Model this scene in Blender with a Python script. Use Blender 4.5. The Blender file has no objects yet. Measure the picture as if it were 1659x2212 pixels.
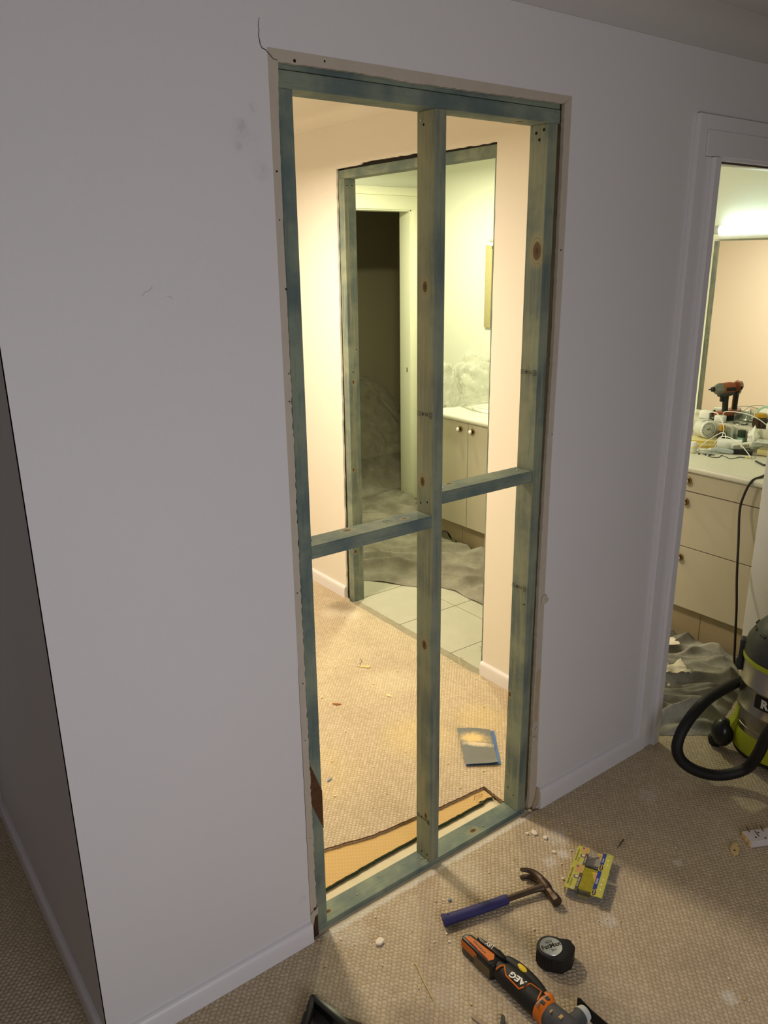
import bpy, bmesh, math, random
from mathutils import Vector, Matrix, noise
R=math.radians; PI=math.pi
random.seed(7)
S=bpy.context.scene
COL=S.collection
# ------------------------------------------------------------------ camera, world, light, exposure
cam=bpy.data.cameras.new('camera'); co=bpy.data.objects.new('camera',cam); COL.objects.link(co)
co.location=(-0.8741,-1.5025,1.7804); co.rotation_euler=(1.2621,0.0117,-0.6426)
cam.sensor_fit='HORIZONTAL'; cam.sensor_width=36; cam.lens=36*1707.3/1659; cam.clip_start=.02
S.camera=co
W=bpy.data.worlds.new('world'); S.world=W; W.use_nodes=True
W.node_tree.nodes['Background'].inputs[0].default_value=(.7,.75,.9,1); W.node_tree.nodes['Background'].inputs[1].default_value=.25
S.view_settings.view_transform='Standard'; S.view_settings.look='None'; S.view_settings.gamma=1; S.view_settings.use_curve_mapping=False
S.view_settings.exposure=0
S.cycles.use_denoising=True; S.cycles.max_bounces=10; S.cycles.diffuse_bounces=6; S.cycles.sample_clamp_indirect=6
def area(name,loc,rot,sx,sy,power,col,shape='RECTANGLE'):
    l=bpy.data.lights.new(name,'AREA'); l.shape=shape; l.size=sx; l.size_y=sy; l.energy=power; l.color=col
    o=bpy.data.objects.new(name,l); COL.objects.link(o); o.location=loc; o.rotation_euler=rot; return o
# area lights added for an assumed window behind the camera and assumed ceiling lamps
area('assumed_window_light',(-0.32,-2.32,1.08),(R(90),0,0),1.0,.9,17.5,(.97,.95,1.0))
area('assumed_hall_lamp_light',(0.42,1.55,2.21),(0,0,0),.30,.30,48,(1.0,.845,.63),'DISK')
area('assumed_bathroom_lamp_light',(2.10,2.30,2.34),(0,0,0),.12,.12,34,(1.0,.98,.64),'DISK')
# ------------------------------------------------------------------ materials
def lin(c):
    return tuple((x/12.92 if x<=.04045 else ((x+.055)/1.055)**2.4) for x in [v/255. for v in c])+(1,)
MC={}
class NT:
    def __init__(s,name):
        s.m=bpy.data.materials.new(name); s.m.use_nodes=True; s.t=s.m.node_tree; s.b=s.t.nodes['Principled BSDF']
        s.out=s.t.nodes['Material Output']
    def n(s,typ,**k):
        x=s.t.nodes.new(typ)
        for a,v in k.items():
            if a.startswith('i_'):
                key=a[2:]; key=int(key) if key.isdigit() else key
                s.set(x,key,v)
            else: setattr(x,a,v)
        return x
    def set(s,x,key,v):
        if isinstance(v,bpy.types.NodeSocket): s.t.links.new(v,x.inputs[key])
        else: x.inputs[key].default_value=v
    def math(s,op,a,b=0.,c=None,clamp=False):
        x=s.n('ShaderNodeMath',operation=op,use_clamp=clamp); s.set(x,0,a); s.set(x,1,b)
        if c is not None: s.set(x,2,c)
        return x.outputs[0]
    def mix(s,f,a,b):
        x=s.n('ShaderNodeMix',data_type='RGBA'); s.set(x,0,f); s.set(x,6,a); s.set(x,7,b); return x.outputs[2]
    def ramp(s,f,a,b):
        x=s.n('ShaderNodeMapRange',interpolation_type='SMOOTHSTEP'); s.set(x,0,f); s.set(x,1,a); s.set(x,2,b); return x.outputs[0]
    def noise(s,vec,scale,detail=3,rough=.5,dist=0):
        x=s.n('ShaderNodeTexNoise'); s.set(x,'Vector',vec); s.set(x,'Scale',scale); s.set(x,'Detail',detail); s.set(x,'Roughness',rough); s.set(x,'Distortion',dist); return x.outputs[0]
    def mapv(s,vec,scale=(1,1,1),rot=(0,0,0),loc=(0,0,0)):
        x=s.n('ShaderNodeMapping'); s.set(x,'Vector',vec); s.set(x,'Scale',scale); s.set(x,'Rotation',rot); s.set(x,'Location',loc); return x.outputs[0]
    def obj(s): return s.n('ShaderNodeTexCoord').outputs['Object']
    def sep(s,v):
        x=s.n('ShaderNodeSeparateXYZ'); s.set(x,0,v); return x.outputs
    def dist(s,v,c,sc=(1,1,1)):
        a=s.n('ShaderNodeVectorMath',operation='SUBTRACT'); s.set(a,0,v); s.set(a,1,c)
        b=s.n('ShaderNodeVectorMath',operation='MULTIPLY'); s.set(b,0,a.outputs[0]); s.set(b,1,sc)
        l=s.n('ShaderNodeVectorMath',operation='LENGTH'); s.set(l,0,b.outputs[0]); return l.outputs['Value']
    def bump(s,h,d,st=1.):
        x=s.n('ShaderNodeBump'); s.set(x,'Height',h); s.set(x,'Distance',d); s.set(x,'Strength',st); s.t.links.new(x.outputs[0],s.b.inputs['Normal'])
    def fin(s,col,rough=.6,metal=0,spec=.4):
        s.set(s.b,'Base Color',col); s.set(s.b,'Roughness',rough); s.set(s.b,'Metallic',metal); s.set(s.b,'Specular IOR Level',spec); return s.m
def plain(name,c,rough=.55,metal=0,var=.12,scale=40,bump=.0003,spec=.4,raw=False):
    if name in MC: return MC[name]
    k=NT(name); col=c+(1,) if raw else lin(c)
    o=k.obj(); n=k.noise(o,scale,4,.6)
    dark=tuple(x*(1-var) for x in col[:3])+(1,); lite=tuple(min(1,x*(1+var)) for x in col[:3])+(1,)
    m=k.mix(n,dark,lite)
    if bump: k.bump(n,bump)
    MC[name]=k.fin(m,rough,metal,spec); return MC[name]
def paint(name,col,scuff=False,bump=.0006):
    k=NT(name); o=k.obj(); n=k.noise(o,180,3,.6); n2=k.noise(o,2.5,3,.5)
    c=k.mix(n2,tuple(x*.97 for x in col)+(1,),tuple(min(1,x*1.02) for x in col)+(1,))
    if scuff:
        nz=k.noise(o,60,4,.7)
        for (x,z,r,f) in ((-.0679,2.0618,.016,.35),(-.0967,2.0305,.02,.5),(-.1027,1.9897,.014,.45),(-.0554,1.9495,.03,.3),(-.09,2.01,.05,.18),(-.05,.165,.02,.35),(1.05,.5,.02,.12),(1.06,.55,.015,.12)):
            d=k.dist(o,(x,-.0115,z),(1/r,1/r,1/r)); m=k.ramp(d,1.,.0); m=k.math('MULTIPLY',m,k.ramp(nz,.25,.75)); m=k.math('MULTIPLY',m,f*.65)
            c=k.mix(m,c,(.12,.115,.12,1))
    k.bump(n,bump,.5); return k.fin(c,.62,0,.3)
ROOM=paint('room_paint',(.70,.685,.695),True); HALL=paint('hall_paint',(.76,.72,.64)); BATH=paint('bath_paint',(.78,.79,.69)); DIMROOM=paint('dim_room_shade_paint',(.30,.265,.17)); SHADE=paint('unseen_wall_paint',(.36,.33,.31)); CEIL=paint('ceiling_paint',(.55,.53,.51))  # dim room paint darkened, its lack of light put into the colour
TRIM=plain('trim_gloss',(0,0,0),.35,0,.02,30,.0001,.5)
def setp(name,raw,rough,var=.03,scale=30,bump=.0001,metal=0,spec=.5):
    MC.pop(name,None); return plain(name,raw,rough,metal,var,scale,bump,spec,raw=True)
TRIM=setp('trim_gloss',(.74,.725,.745),.38)
BTRIM=setp('bath_trim_gloss',(.76,.76,.60),.4)
BARE=plain('bare_plaster',(186,176,160),.85,0,.10,25,.0006)
PAPER=plain('torn_liner',(176,160,132),.9,0,.15,60,.0008)
DARKW=plain('dark_packer',(64,42,28),.8,0,.5,60,.001)
def wood(name,axis='Z',knots=(),seed=0.,tan=.42,wane=None,blue=1.):
    k=NT(name); o=k.obj()
    sc={'Z':(1,1,.045),'X':(.045,1,1),'Y':(1,.045,1)}[axis]
    v=k.mapv(o,sc,(0,0,0),(seed,seed*.7,seed*.3))
    g=k.noise(v,240,5,.6,.6); g2=k.noise(v,38,4,.6,1.2); p=k.noise(k.mapv(o,(1,1,1),(0,0,0),(seed,0,seed)),6,4,.6)
    bl=(.112,.155,.145,1); gr=(.24,.285,.21,1); tn=(.33,.315,.19,1)
    c=k.mix(k.ramp(p,.35,.65),bl,gr)
    c=k.mix(k.math('MULTIPLY',k.ramp(g2,1-tan-.10,1.02-tan*.45),.8),c,tn)
    c=k.mix(k.math('MULTIPLY',k.ramp(g,.5,.75),.38),c,(.05,.085,.08,1))
    for (x,y,z,r) in knots:
        s3={'Z':(1,1,.62),'X':(.62,1,1),'Y':(1,.62,1)}[axis]
        d=k.dist(o,(x,y,z),tuple(q/r for q in s3)); d=k.math('ADD',d,k.math('MULTIPLY',k.math('SUBTRACT',g2,.5),.35))
        c=k.mix(k.math('MULTIPLY',k.ramp(d,2.3,1.2),.75),c,(.33,.31,.17,1))
        ring=k.math('MULTIPLY',k.math('ADD',k.math('SINE',k.math('MULTIPLY',d,15.)),1.),.35)
        c=k.mix(k.math('MULTIPLY',k.ramp(d,2.1,1.),ring),c,(.13,.13,.075,1))
        c=k.mix(k.ramp(d,1.05,.8),c,(.12,.068,.03,1)); c=k.mix(k.ramp(d,.5,.3),c,(.06,.038,.02,1))
    k.bump(g,.0009,.7); return k.fin(c,.72,0,.25)
def carpet(name,hall):
    k=NT(name); o=k.n('ShaderNodeNewGeometry').outputs['Position']
    wob=k.n('ShaderNodeTexNoise'); k.set(wob,'Vector',o); k.set(wob,'Scale',70.); 
    a=k.n('ShaderNodeVectorMath',operation='MULTIPLY_ADD'); k.set(a,0,wob.outputs['Color']); k.set(a,1,(.009,.009,0)); k.set(a,2,o)
    P=.0112
    v=k.mapv(a.outputs[0],(1/P,1/(P*1.12),0),(0,0,R(-43))); s=k.sep(v)
    row=k.math('FLOOR',s[1]); off=k.math('MULTIPLY',k.math('MODULO',k.math('ABSOLUTE',row),2.),.35)
    sx=k.math('ADD',s[0],off)
    fx=k.math('SUBTRACT',k.math('FRACT',sx),.5); fy=k.math('SUBTRACT',k.math('FRACT',s[1]),.5)
    dd=k.math('SQRT',k.math('ADD',k.math('MULTIPLY',fx,fx),k.math('MULTIPLY',k.math('MULTIPLY',fy,fy),.85)))
    h=k.ramp(dd,.66,.08)
    cell=k.n('ShaderNodeCombineXYZ'); k.set(cell,0,k.math('FLOOR',sx)); k.set(cell,1,row)
    wn=k.n('ShaderNodeTexWhiteNoise',noise_dimensions='2D'); k.set(wn,'Vector',cell.outputs[0]); r=wn.outputs['Value']
    fine=k.noise(o,900,3,.6); big=k.noise(o,5,3,.5)
    q_=1.02 if hall else 1.; dk=(.31*q_,.245*q_,.165*q_,1); lt=(.60*q_,.50*q_,.355*q_,1); lt2=(.53*q_,.43*q_,.295*q_,1)  # hall copy slightly lighter, lamp light put into the pile colour
    c=k.mix(k.ramp(r,.15,.9),lt2,lt); c=k.mix(k.math('MULTIPLY',k.ramp(h,.55,.05),.62),c,dk); c=k.mix(k.math('MULTIPLY',k.ramp(fine,.5,.75),.35),c,(.56,.47,.34,1))  # tuft gaps darkened by height, their shade put into the colour
    c=k.mix(k.math('MULTIPLY',k.ramp(big,.4,.8),.22),c,(.27,.21,.14,1))
    pn=k.noise(o,110,6,.75)
    if hall: spots=[(1.24,1.74,.10,.55,(.08,.06,.045,1)),(1.15,1.70,.09,.5,(.75,.68,.55,1)),(1.22,1.62,.09,.5,(.75,.68,.55,1)),(.98,.95,.16,.3,(.78,.70,.5,1)),(.80,.55,.2,.45,(.75,.58,.22,1)),(1.08,.5,.15,.4,(.75,.58,.22,1)),(.35,.6,.25,.3,(.72,.56,.24,1)),(.30,1.0,.2,.2,(.75,.62,.36,1))]
    else: spots=[(.757,-.215,.030,.95,(.78,.75,.72,1)),(.70,-.212,.035,.7,(.78,.75,.70,1)),(1.005,-.45,.02,.7,(.8,.78,.75,1)),(.70,-.80,.03,.8,(.78,.76,.72,1)),(.66,-.465,.035,.6,(.78,.76,.72,1)),(.80,-.15,.06,.5,(.75,.72,.68,1)),(.07,-.07,.06,.4,(.75,.7,.6,1)),(.14,-.36,.05,.35,(.75,.7,.6,1)),(.02,-.05,.03,.5,(.75,.7,.6,1)),(.03,-.37,.09,.4,(.13,.1,.07,1)),(1.20,-.20,.05,.35,(.75,.72,.68,1)),(.45,-.10,.1,.3,(.75,.70,.55,1)),(.24,-.11,.12,.22,(.75,.70,.55,1))]
    for (x,y,rr,f,cc) in spots:
        d=k.dist(o,(x,y,.022),(1/rr,1/rr,0)); m=k.math('MULTIPLY',k.ramp(k.math('ADD',d,k.math('MULTIPLY',pn,1.7)),1.75,1.15),f*.65,clamp=True); c=k.mix(m,c,cc)
    if not hall: # plaster dust swept along the bottom plate
        yy=k.sep(o); d=k.math('ADD',k.math('ADD',yy[1],.0),k.math('MULTIPLY',k.math('SUBTRACT',k.noise(o,22,4,.6),.5),.022))
        inx=k.math('MULTIPLY',k.ramp(yy[0],-.02,.02),k.ramp(yy[0],.84,.78))
        c=k.mix(k.math('MULTIPLY',k.math('MULTIPLY',k.ramp(d,-.040,-.030),.85),inx),c,(.66,.62,.54,1))
    k.bump(k.math('ADD',h,k.math('MULTIPLY',fine,.25)),.0019,1.); return k.fin(c,.95,0,.05)
CARPET=carpet('berber_carpet',False); HCARPET=carpet('hall_berber_carpet',True)
def cloth(name,a,b,scale=5):
    k=NT(name); o=k.obj(); n=k.noise(o,scale,5,.65); f=k.noise(o,420,2,.6)
    c=k.mix(k.ramp(n,.3,.7),a,b); c=k.mix(k.math('MULTIPLY',k.ramp(k.noise(o,30,4,.7),.62,.75),.35),c,(.6,.57,.48,1)); k.bump(f,.0008,.5); return k.fin(c,.9,0,.1)
CLOTH=cloth('canvas_drop_cloth',(.17,.155,.12,1),(.29,.27,.215,1))
CLOTH2=cloth('stained_drop_cloth',(.20,.19,.165,1),(.42,.40,.35,1),7)
def plastic(name,col,dens,rough=.25,fac=.5,nz=.25):
    k=NT(name); o=k.obj(); n=k.noise(o,14,4,.6); t=k.n('ShaderNodeBsdfTransparent'); 
    k.bump(k.math('ADD',k.noise(o,26,5,.7,2.5),k.math('MULTIPLY',k.math('ABSOLUTE',k.math('SUBTRACT',k.noise(o,15,3,.6,1.),.5)),2.5)),.010,1.); k.fin(col,rough,0,.6)
    lw=k.n('ShaderNodeLayerWeight'); k.set(lw,'Blend',.35)
    f=k.math('ADD',k.math('MULTIPLY',k.ramp(n,.3,.7),nz),dens); f=k.math('ADD',f,k.math('MULTIPLY',lw.outputs['Facing'],fac),clamp=True)
    m=k.n('ShaderNodeMixShader'); k.set(m,0,f); k.t.links.new(t.outputs[0],m.inputs[1]); k.t.links.new(k.b.outputs[0],m.inputs[2]); k.t.links.new(m.outputs[0],k.out.inputs[0]); return k.m
PLAS=plastic('clear_plastic_film',(.80,.80,.68,1),.04,.16,.5,.22)
PLASD=plastic('shaded_plastic_film',(.42,.40,.30,1),.06,.2,.35,.16); CLEARP=plastic('clear_blister_plastic',(.75,.74,.68,1),.02,.1,.35,.04)  # dim film is a darker copy with the dark room's shade in it
def glassy(name,col,rough=.03):
    k=NT(name); k.fin(col,rough); k.b.inputs['Transmission Weight'].default_value=1; k.b.inputs['IOR'].default_value=1.45; return k.m
GLASS=glassy('clear_glass',(.9,.95,.92,1))
def emit(name,c,st):
    k=NT(name); k.b.inputs['Emission Color'].default_value=c; k.b.inputs['Emission Strength'].default_value=st; k.fin((.9,.95,.95,1),.4); return k.m
TUBE=emit('fluorescent_tube_glow',(.74,1.0,1.0,1),10)
k=NT('mirror_silver'); MIRROR=k.fin((.90,.93,.90,1),.015,1.)
WHITE=setp('white_plastic',(.78,.80,.76),.4); GREYW=setp('grey_white',(.55,.57,.53),.5)
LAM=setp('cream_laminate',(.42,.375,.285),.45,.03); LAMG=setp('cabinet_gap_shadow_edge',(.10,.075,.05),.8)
k=NT('speckled_worktop'); o=k.obj(); WORKT=k.fin(k.mix(k.ramp(k.noise(o,160,4,.7),.45,.62),(.58,.57,.49,1),(.64,.63,.545,1)),.35)
k=NT('stone_tile'); o=k.obj(); TILE=k.fin(k.mix(k.noise(o,9,5,.65),(.40,.385,.30,1),(.52,.50,.40,1)),.4); 
KTILE=plain('kick_tile',(150,135,108),.45,0,.12,10)
GROUT=plain('grout',(120,112,92),.9); CONC=plain('grey_concrete',(150,142,120),.9,0,.25,18,.001); SLABW=plain('painted_slab',(222,212,182),.8,0,.10,14,.0006)
UNDER=None
k=NT('rubber_underlay'); o=k.obj(); v=k.mapv(o,(1,1,1),(0,0,R(32))); s=k.sep(v)
wv=k.math('MULTIPLY',k.math('ABSOLUTE',k.math('SINE',k.math('MULTIPLY',s[0],330.))),k.math('ABSOLUTE',k.math('SINE',k.math('MULTIPLY',s[1],210.))))
c=k.mix(k.ramp(wv,.05,.35),(.64,.45,.21,1),(.58,.395,.165,1)); c=k.mix(k.math('MULTIPLY',k.noise(o,16,4,.6),.35),c,(.60,.40,.15,1)); k.bump(wv,.0004); UNDER=k.fin(c,.85,0,.1)
BACKING=plain('carpet_backing_edge',(104,70,38),.95,0,.4,200,.002); GREENE=plain('green_underlay_edge',(44,58,34),.95,0,.4,120,.001)
BLACK=plain('black_rubber',(24,23,22),.6,0,.2,80,.0004); BLACKG=plain('black_gloss_plastic',(26,25,24),.3,0,.15,40,.0001)
CHAR=plain('charcoal_plastic',(52,54,52),.45,0,.15,60,.0002); LIME=plain('lime_plastic',(160,168,28),.4,0,.06,30,.0001); ORANGE=plain('orange_plastic',(205,108,26),.45,0,.1,40,.0002)
RED=plain('red_slot',(140,30,14),.5); YELL=plain('yellow_switch',(226,196,36),.55,0,.15,70,.0004)
STEEL=plain('scuffed_stainless',(168,164,154),.28,1,.25,18,.0002); CHROME=plain('bright_chrome',(215,215,212),.2,1,.05,30,0); BRASS=plain('brass',(150,126,84),.25,1,.1,30,0)
RUST=plain('rusty_steel',(78,64,52),.45,.55,.45,55,.0009); NAVY=plain('navy_rubber_grip',(44,42,96),.6,0,.15,120,.0006); SCREWM=plain('dark_screw_steel',(70,66,62),.4,.8,.2,90,0)
OLIVE=plain('olive_card_screws',(150,140,26),.5,0,.45,90,.0006); CARDL=plain('lime_card',(188,186,84),.5,0,.06,40,0); CARDO=plain('tan_card_print',(196,158,100),.5); BLUE=plain('blue_band',(46,62,150),.45); INK=plain('black_ink',(34,30,24),.6); INKW=plain('white_ink',(238,236,230),.5); DKGREY=plain('dark_grey_print',(86,80,70),.5); YCARD=plain('yellow_triangle',(226,196,56),.5); MAUVE=plain('mauve_print',(120,92,120),.5)
SAND=None
k=NT('grey_sandpaper'); o=k.obj(); n=k.noise(o,1400,2,.6); d=k.dist(o,(-.018,.05,0),(11,17,0)); d2=k.dist(o,(0,.008,0),(9,55,0)); nn=k.noise(o,60,5,.7)
c=k.mix(n,(.165,.178,.172,1),(.225,.238,.225,1)); m1=k.ramp(k.math('ADD',d,k.math('MULTIPLY',nn,.9)),1.35,.6); m2=k.ramp(k.math('ADD',d2,k.math('MULTIPLY',nn,1.1)),1.4,.7)
c=k.mix(k.math('MULTIPLY',m2,.85),c,(.78,.68,.5,1)); c=k.mix(k.math('MULTIPLY',m1,.9),c,(.80,.60,.28,1)); k.bump(n,.0004); SAND=k.fin(c,.9,0,.1)
SANDB=plain('blue_paper_back',(78,110,160),.7); PLAST=plain('plaster_chip',(236,224,206),.85,0,.08,60,.0006); CHIPW=plain('pale_timber_chip',(214,186,130),.8,0,.2,50); SPLINT=plain('timber_splinter',(206,184,136),.8); GREYCH=plain('blue_grey_chip',(128,142,160),.7)
WPAINT=plain('white_painted_timber',(212,204,204),.5,0,.08,40,.0003); CRACK=plain('plaster_crack',(52,46,42),.95); DEEP=plain('cavity_dark',(26,22,18),.95)
CREAM=plain('cream_card',(214,204,150),.6); YBOX=plain('yellow_box',(206,176,70),.5); GREENG=plain('pale_green_plastic',(156,196,176),.3); BROWN=plain('dark_brown_jar',(52,34,22),.15); GOLD=plain('gold_lid',(186,146,44),.4,.3); GREEND=plain('dark_green_cap',(36,56,40),.5); CABLE=plain('brown_black_cable',(40,28,24),.5,0,.2,60,0); DRILLO=plain('dusty_orange',(150,80,50),.6,0,.2,50,.0003); DRILLG=plain('gunmetal_nose',(120,122,114),.4,.6,.2,50,.0002); ALU=plain('aluminium_track',(150,150,150),.35,1,.1,30,0); SILV=plain('silver_foil_tube',(196,206,206),.3,.7,.15,40,.0002); DUSTY=plain('dusty_charcoal',(74,74,76),.6,0,.35,35,.0004); WOODB=plain('raw_batten',(176,166,124),.7); LABELP=plain('label_paper',(205,208,196),.6,0,.05,30,0)
# ------------------------------------------------------------------ mesh helpers
def MB(): return bmesh.new()
def _mat4(x): return x if x is not None else Matrix.Identity(4)
def box(bm,x0,x1,y0,y1,z0,z1,bev=0,seg=2,M=None):
    t=bmesh.new(); bmesh.ops.create_cube(t,size=1)
    bmesh.ops.transform(t,matrix=Matrix.Translation(((x0+x1)/2,(y0+y1)/2,(z0+z1)/2))@Matrix.Diagonal((abs(x1-x0),abs(y1-y0),abs(z1-z0),1)),verts=t.verts)
    if bev: bmesh.ops.bevel(t,geom=t.edges[:],offset=bev,segments=seg,affect='EDGES',profile=.5)
    join(bm,t,M); return bm
def join(bm,t,M=None):
    if M is not None: bmesh.ops.transform(t,matrix=M,verts=t.verts)
    me=bpy.data.meshes.new('tmp'); t.to_mesh(me); t.free(); bm.from_mesh(me); bpy.data.meshes.remove(me)
def prism(bm,poly,axis,a,b,bev=0,seg=2,M=None):
    """poly 2D extruded along axis: 'z' (x,y), 'y' (x,z), 'x' (y,z)"""
    f={'z':lambda p,h:(p[0],p[1],h),'y':lambda p,h:(p[0],h,p[1]),'x':lambda p,h:(h,p[0],p[1])}[axis]
    t=bmesh.new(); n=len(poly); A=[t.verts.new(f(p,a)) for p in poly]; B=[t.verts.new(f(p,b)) for p in poly]
    t.faces.new(A); t.faces.new(B[::-1])
    for i in range(n): t.faces.new((A[i],B[i],B[(i+1)%n],A[(i+1)%n]))
    bmesh.ops.recalc_face_normals(t,faces=t.faces[:])
    if bev: bmesh.ops.bevel(t,geom=t.edges[:],offset=bev,segments=seg,affect='EDGES',profile=.5,clamp_overlap=True)
    join(bm,t,M); return bm
def tube(bm,pts,r,n=12,cap=True,sy=1.,up=None,M=None):
    """tube along points, r a number or list; sy squashes the section along the binormal"""
    t=bmesh.new(); P=[Vector(p) for p in pts]; rs=r if isinstance(r,(list,tuple)) else [r]*len(P); rings=[]
    nrm=None
    for i,p in enumerate(P):
        d=(P[min(i+1,len(P)-1)]-P[max(i-1,0)]).normalized()
        if nrm is None or up is not None:
            u=Vector(up) if up is not None else (Vector((0,0,1)) if abs(d.z)<.9 else Vector((1,0,0)))
            nrm=(u-d*u.dot(d)).normalized()
        else: nrm=(nrm-d*nrm.dot(d)).normalized()
        bn=d.cross(nrm)
        rings.append([t.verts.new(p+(nrm*math.cos(2*PI*j/n)+bn*sy*math.sin(2*PI*j/n))*rs[i]) for j in range(n)])
    for a,b in zip(rings,rings[1:]):
        for j in range(n): t.faces.new((a[j],a[(j+1)%n],b[(j+1)%n],b[j]))
    if cap: t.faces.new(rings[0][::-1]); t.faces.new(rings[-1])
    bmesh.ops.recalc_face_normals(t,faces=t.faces[:]); join(bm,t,M); return bm
def lathe(bm,prof,n=32,M=None,cap=True):
    t=bmesh.new(); rings=[[t.verts.new((r*math.cos(2*PI*j/n),r*math.sin(2*PI*j/n),z)) for j in range(n)] for r,z in prof]
    for a,b in zip(rings,rings[1:]):
        for j in range(n): t.faces.new((a[j],a[(j+1)%n],b[(j+1)%n],b[j]))
    if cap: t.faces.new(rings[0][::-1]); t.faces.new(rings[-1])
    bmesh.ops.recalc_face_normals(t,faces=t.faces[:]); join(bm,t,M); return bm
def ball(bm,c,r,sub=2,sc=(1,1,1),M=None):
    t=bmesh.new(); bmesh.ops.create_icosphere(t,subdivisions=sub,radius=1)
    bmesh.ops.transform(t,matrix=Matrix.Translation(c)@Matrix.Diagonal((r*sc[0],r*sc[1],r*sc[2],1)),verts=t.verts); join(bm,t,M); return bm
def spline(pts,k=6):
    P=[Vector(p) for p in pts]; out=[]
    for i in range(len(P)-1):
        a,b,c,d=P[max(i-1,0)],P[i],P[i+1],P[min(i+2,len(P)-1)]
        for j in range(k):
            t=j/k; out.append(.5*((2*b)+(c-a)*t+(2*a-5*b+4*c-d)*t*t+(3*b-a-3*c+d)*t**3))
    out.append(P[-1]); return out
MW={}
def tag(o,label=None,cat=None,group=None,kind=None):
    if label: o['label']=label
    if cat: o['category']=cat
    if group: o['group']=group
    if kind: o['kind']=kind
    return o
def thing(name,label,cat,loc=(0,0,0),rz=0,group=None,kind=None):
    o=bpy.data.objects.new(name,None); COL.objects.link(o); o.location=loc; o.rotation_euler=(0,0,rz); o.empty_display_size=.05
    MW[o]=Matrix.Translation(loc)@Matrix.Rotation(rz,4,'Z'); return tag(o,label,cat,group,kind)
def part(name,bm,mat,parent=None,world=False,smooth=True,ang=35,label=None,kind=None):
    if parent is not None and world: bmesh.ops.transform(bm,matrix=MW[parent].inverted(),verts=bm.verts)
    me=bpy.data.meshes.new(name); bm.to_mesh(me); bm.free(); me.materials.append(mat)
    if smooth:
        me.polygons.foreach_set('use_smooth',[True]*len(me.polygons)); me.set_sharp_from_angle(angle=R(ang))
    o=bpy.data.objects.new(name,me); COL.objects.link(o)
    if parent is not None: o.parent=parent; MW[o]=MW[parent]
    else: MW[o]=Matrix.Identity(4)
    if label: o['label']=label
    if kind: o['kind']=kind
    return o
def struct(name,bm,mat,parent=None,label=None,cat='wall'):
    o=part(name,bm,mat,parent,smooth=False)
    if parent is None: o['kind']='structure'; o['label']=label or name.replace('_',' '); o['category']=cat
    return o
def text(s,parent,org,xd,yd,size,mat,name='lettering',ex=.0002,world=False,label=None,bold=0.):
    cu=bpy.data.curves.new(name,'FONT'); cu.body=s; cu.size=size; cu.align_x='CENTER'; cu.align_y='CENTER'; cu.extrude=ex; cu.resolution_u=2; cu.offset=bold*size
    cu.materials.append(mat); o=bpy.data.objects.new(name,cu); COL.objects.link(o); o.parent=parent
    X=Vector(xd).normalized(); Z=X.cross(Vector(yd)).normalized(); Y=Z.cross(X)
    m=Matrix((X,Y,Z)).transposed().to_4x4(); m.translation=Vector(org)
    if world: m=MW[parent].inverted()@m
    o.matrix_basis=m
    if label:o['label']=label
    return o
def Rz(a): return Matrix.Rotation(a,4,'Z')
def T(x,y,z): return Matrix.Translation((x,y,z))
def Rx(a): return Matrix.Rotation(a,4,'X')
def Ry(a): return Matrix.Rotation(a,4,'Y')
def jag(p0,p1,n,amp,rng):
    """ragged line of 2D points from p0 to p1"""
    out=[]; 
    for i in range(n+1):
        t=i/n; x=p0[0]+(p1[0]-p0[0])*t; y=p0[1]+(p1[1]-p0[1])*t
        dx,dy=p1[0]-p0[0],p1[1]-p0[1]; L=math.hypot(dx,dy); o=rng.uniform(-amp,amp)*(1 if 0<i<n else 0)
        out.append((x-dy/L*o,y+dx/L*o))
    return out
CH=2.43; ZC=.022
exec_sections=[]
# ------------------------------------------------------------------ structure
# front wall with the framed opening and the doorway
b=MB()
box(b,-.5785,-.0302,-.0117,-.001,-.02,CH+.02)
box(b,-.0302,.842,-.0117,-.001,2.169,CH+.02)
prism(b,[(.842,2.169),(.842,CH+.02),(1.45,CH+.02),(1.45,-.02),(.8545,-.02),(.8435,.45),(.838,1.2),(.844,1.7)],'y',-.0117,-.001)
box(b,1.45,2.31,-.0117,-.001,2.075,CH+.02); box(b,2.31,3.2,-.0117,-.001,-.02,CH+.02)
wf=struct('wall_front',b,ROOM,label='grey white painted plaster wall around the timber framed opening')
b=MB()
box(b,-.47,-.004,.0665,.0765,-.02,CH); box(b,-.004,.82,.0665,.0765,2.14,CH); box(b,.82,1.335,.0665,.0765,-.02,CH)
struct('wall_hall_near',b,HALL,label='hall side lining of the front wall')
b=MB(); box(b,1.42,1.47,.0665,.0765,-.02,CH); box(b,1.47,2.29,.0665,.0765,2.075,CH); box(b,2.31,3.0,.0665,.0765,-.02,CH)
struct('wall_bathroom_near',b,BATH,label='bathroom side lining of the front wall')
rng=random.Random(3)
b=MB(); inn=[]
pin=[(-.0066,2.1468),(-.0108,2.05),(-.0125,1.84),(-.0122,1.56),(-.0125,1.19),(-.0112,.77),(-.0100,.36),(-.0094,.115)]
for a,c in zip(pin,pin[1:]): inn+=jag(a,c,int(abs(a[1]-c[1])/.008),.0016 if a[1]<1.7 else .0005,rng)[:-1]
inn.append(pin[-1])
prism(b,[(-.0302,2.1697)]+inn+[(-.0302,.105)],'y',-.0107,-.0005)
part('bare_plaster_strip',b,BARE,wf,smooth=False,label='unpainted ragged plaster strip left of the opening')
b=MB(); bt=[]
pt=[(-.0066,2.1468),(.155,2.1485),(.335,2.1455),(.62,2.1480),(.8150,2.1500)]
for a,c in zip(pt,pt[1:]): bt+=jag(a,c,int(abs(a[0]-c[0])/.007),.0013,rng)[:-1]
bt.append(pt[-1])
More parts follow.
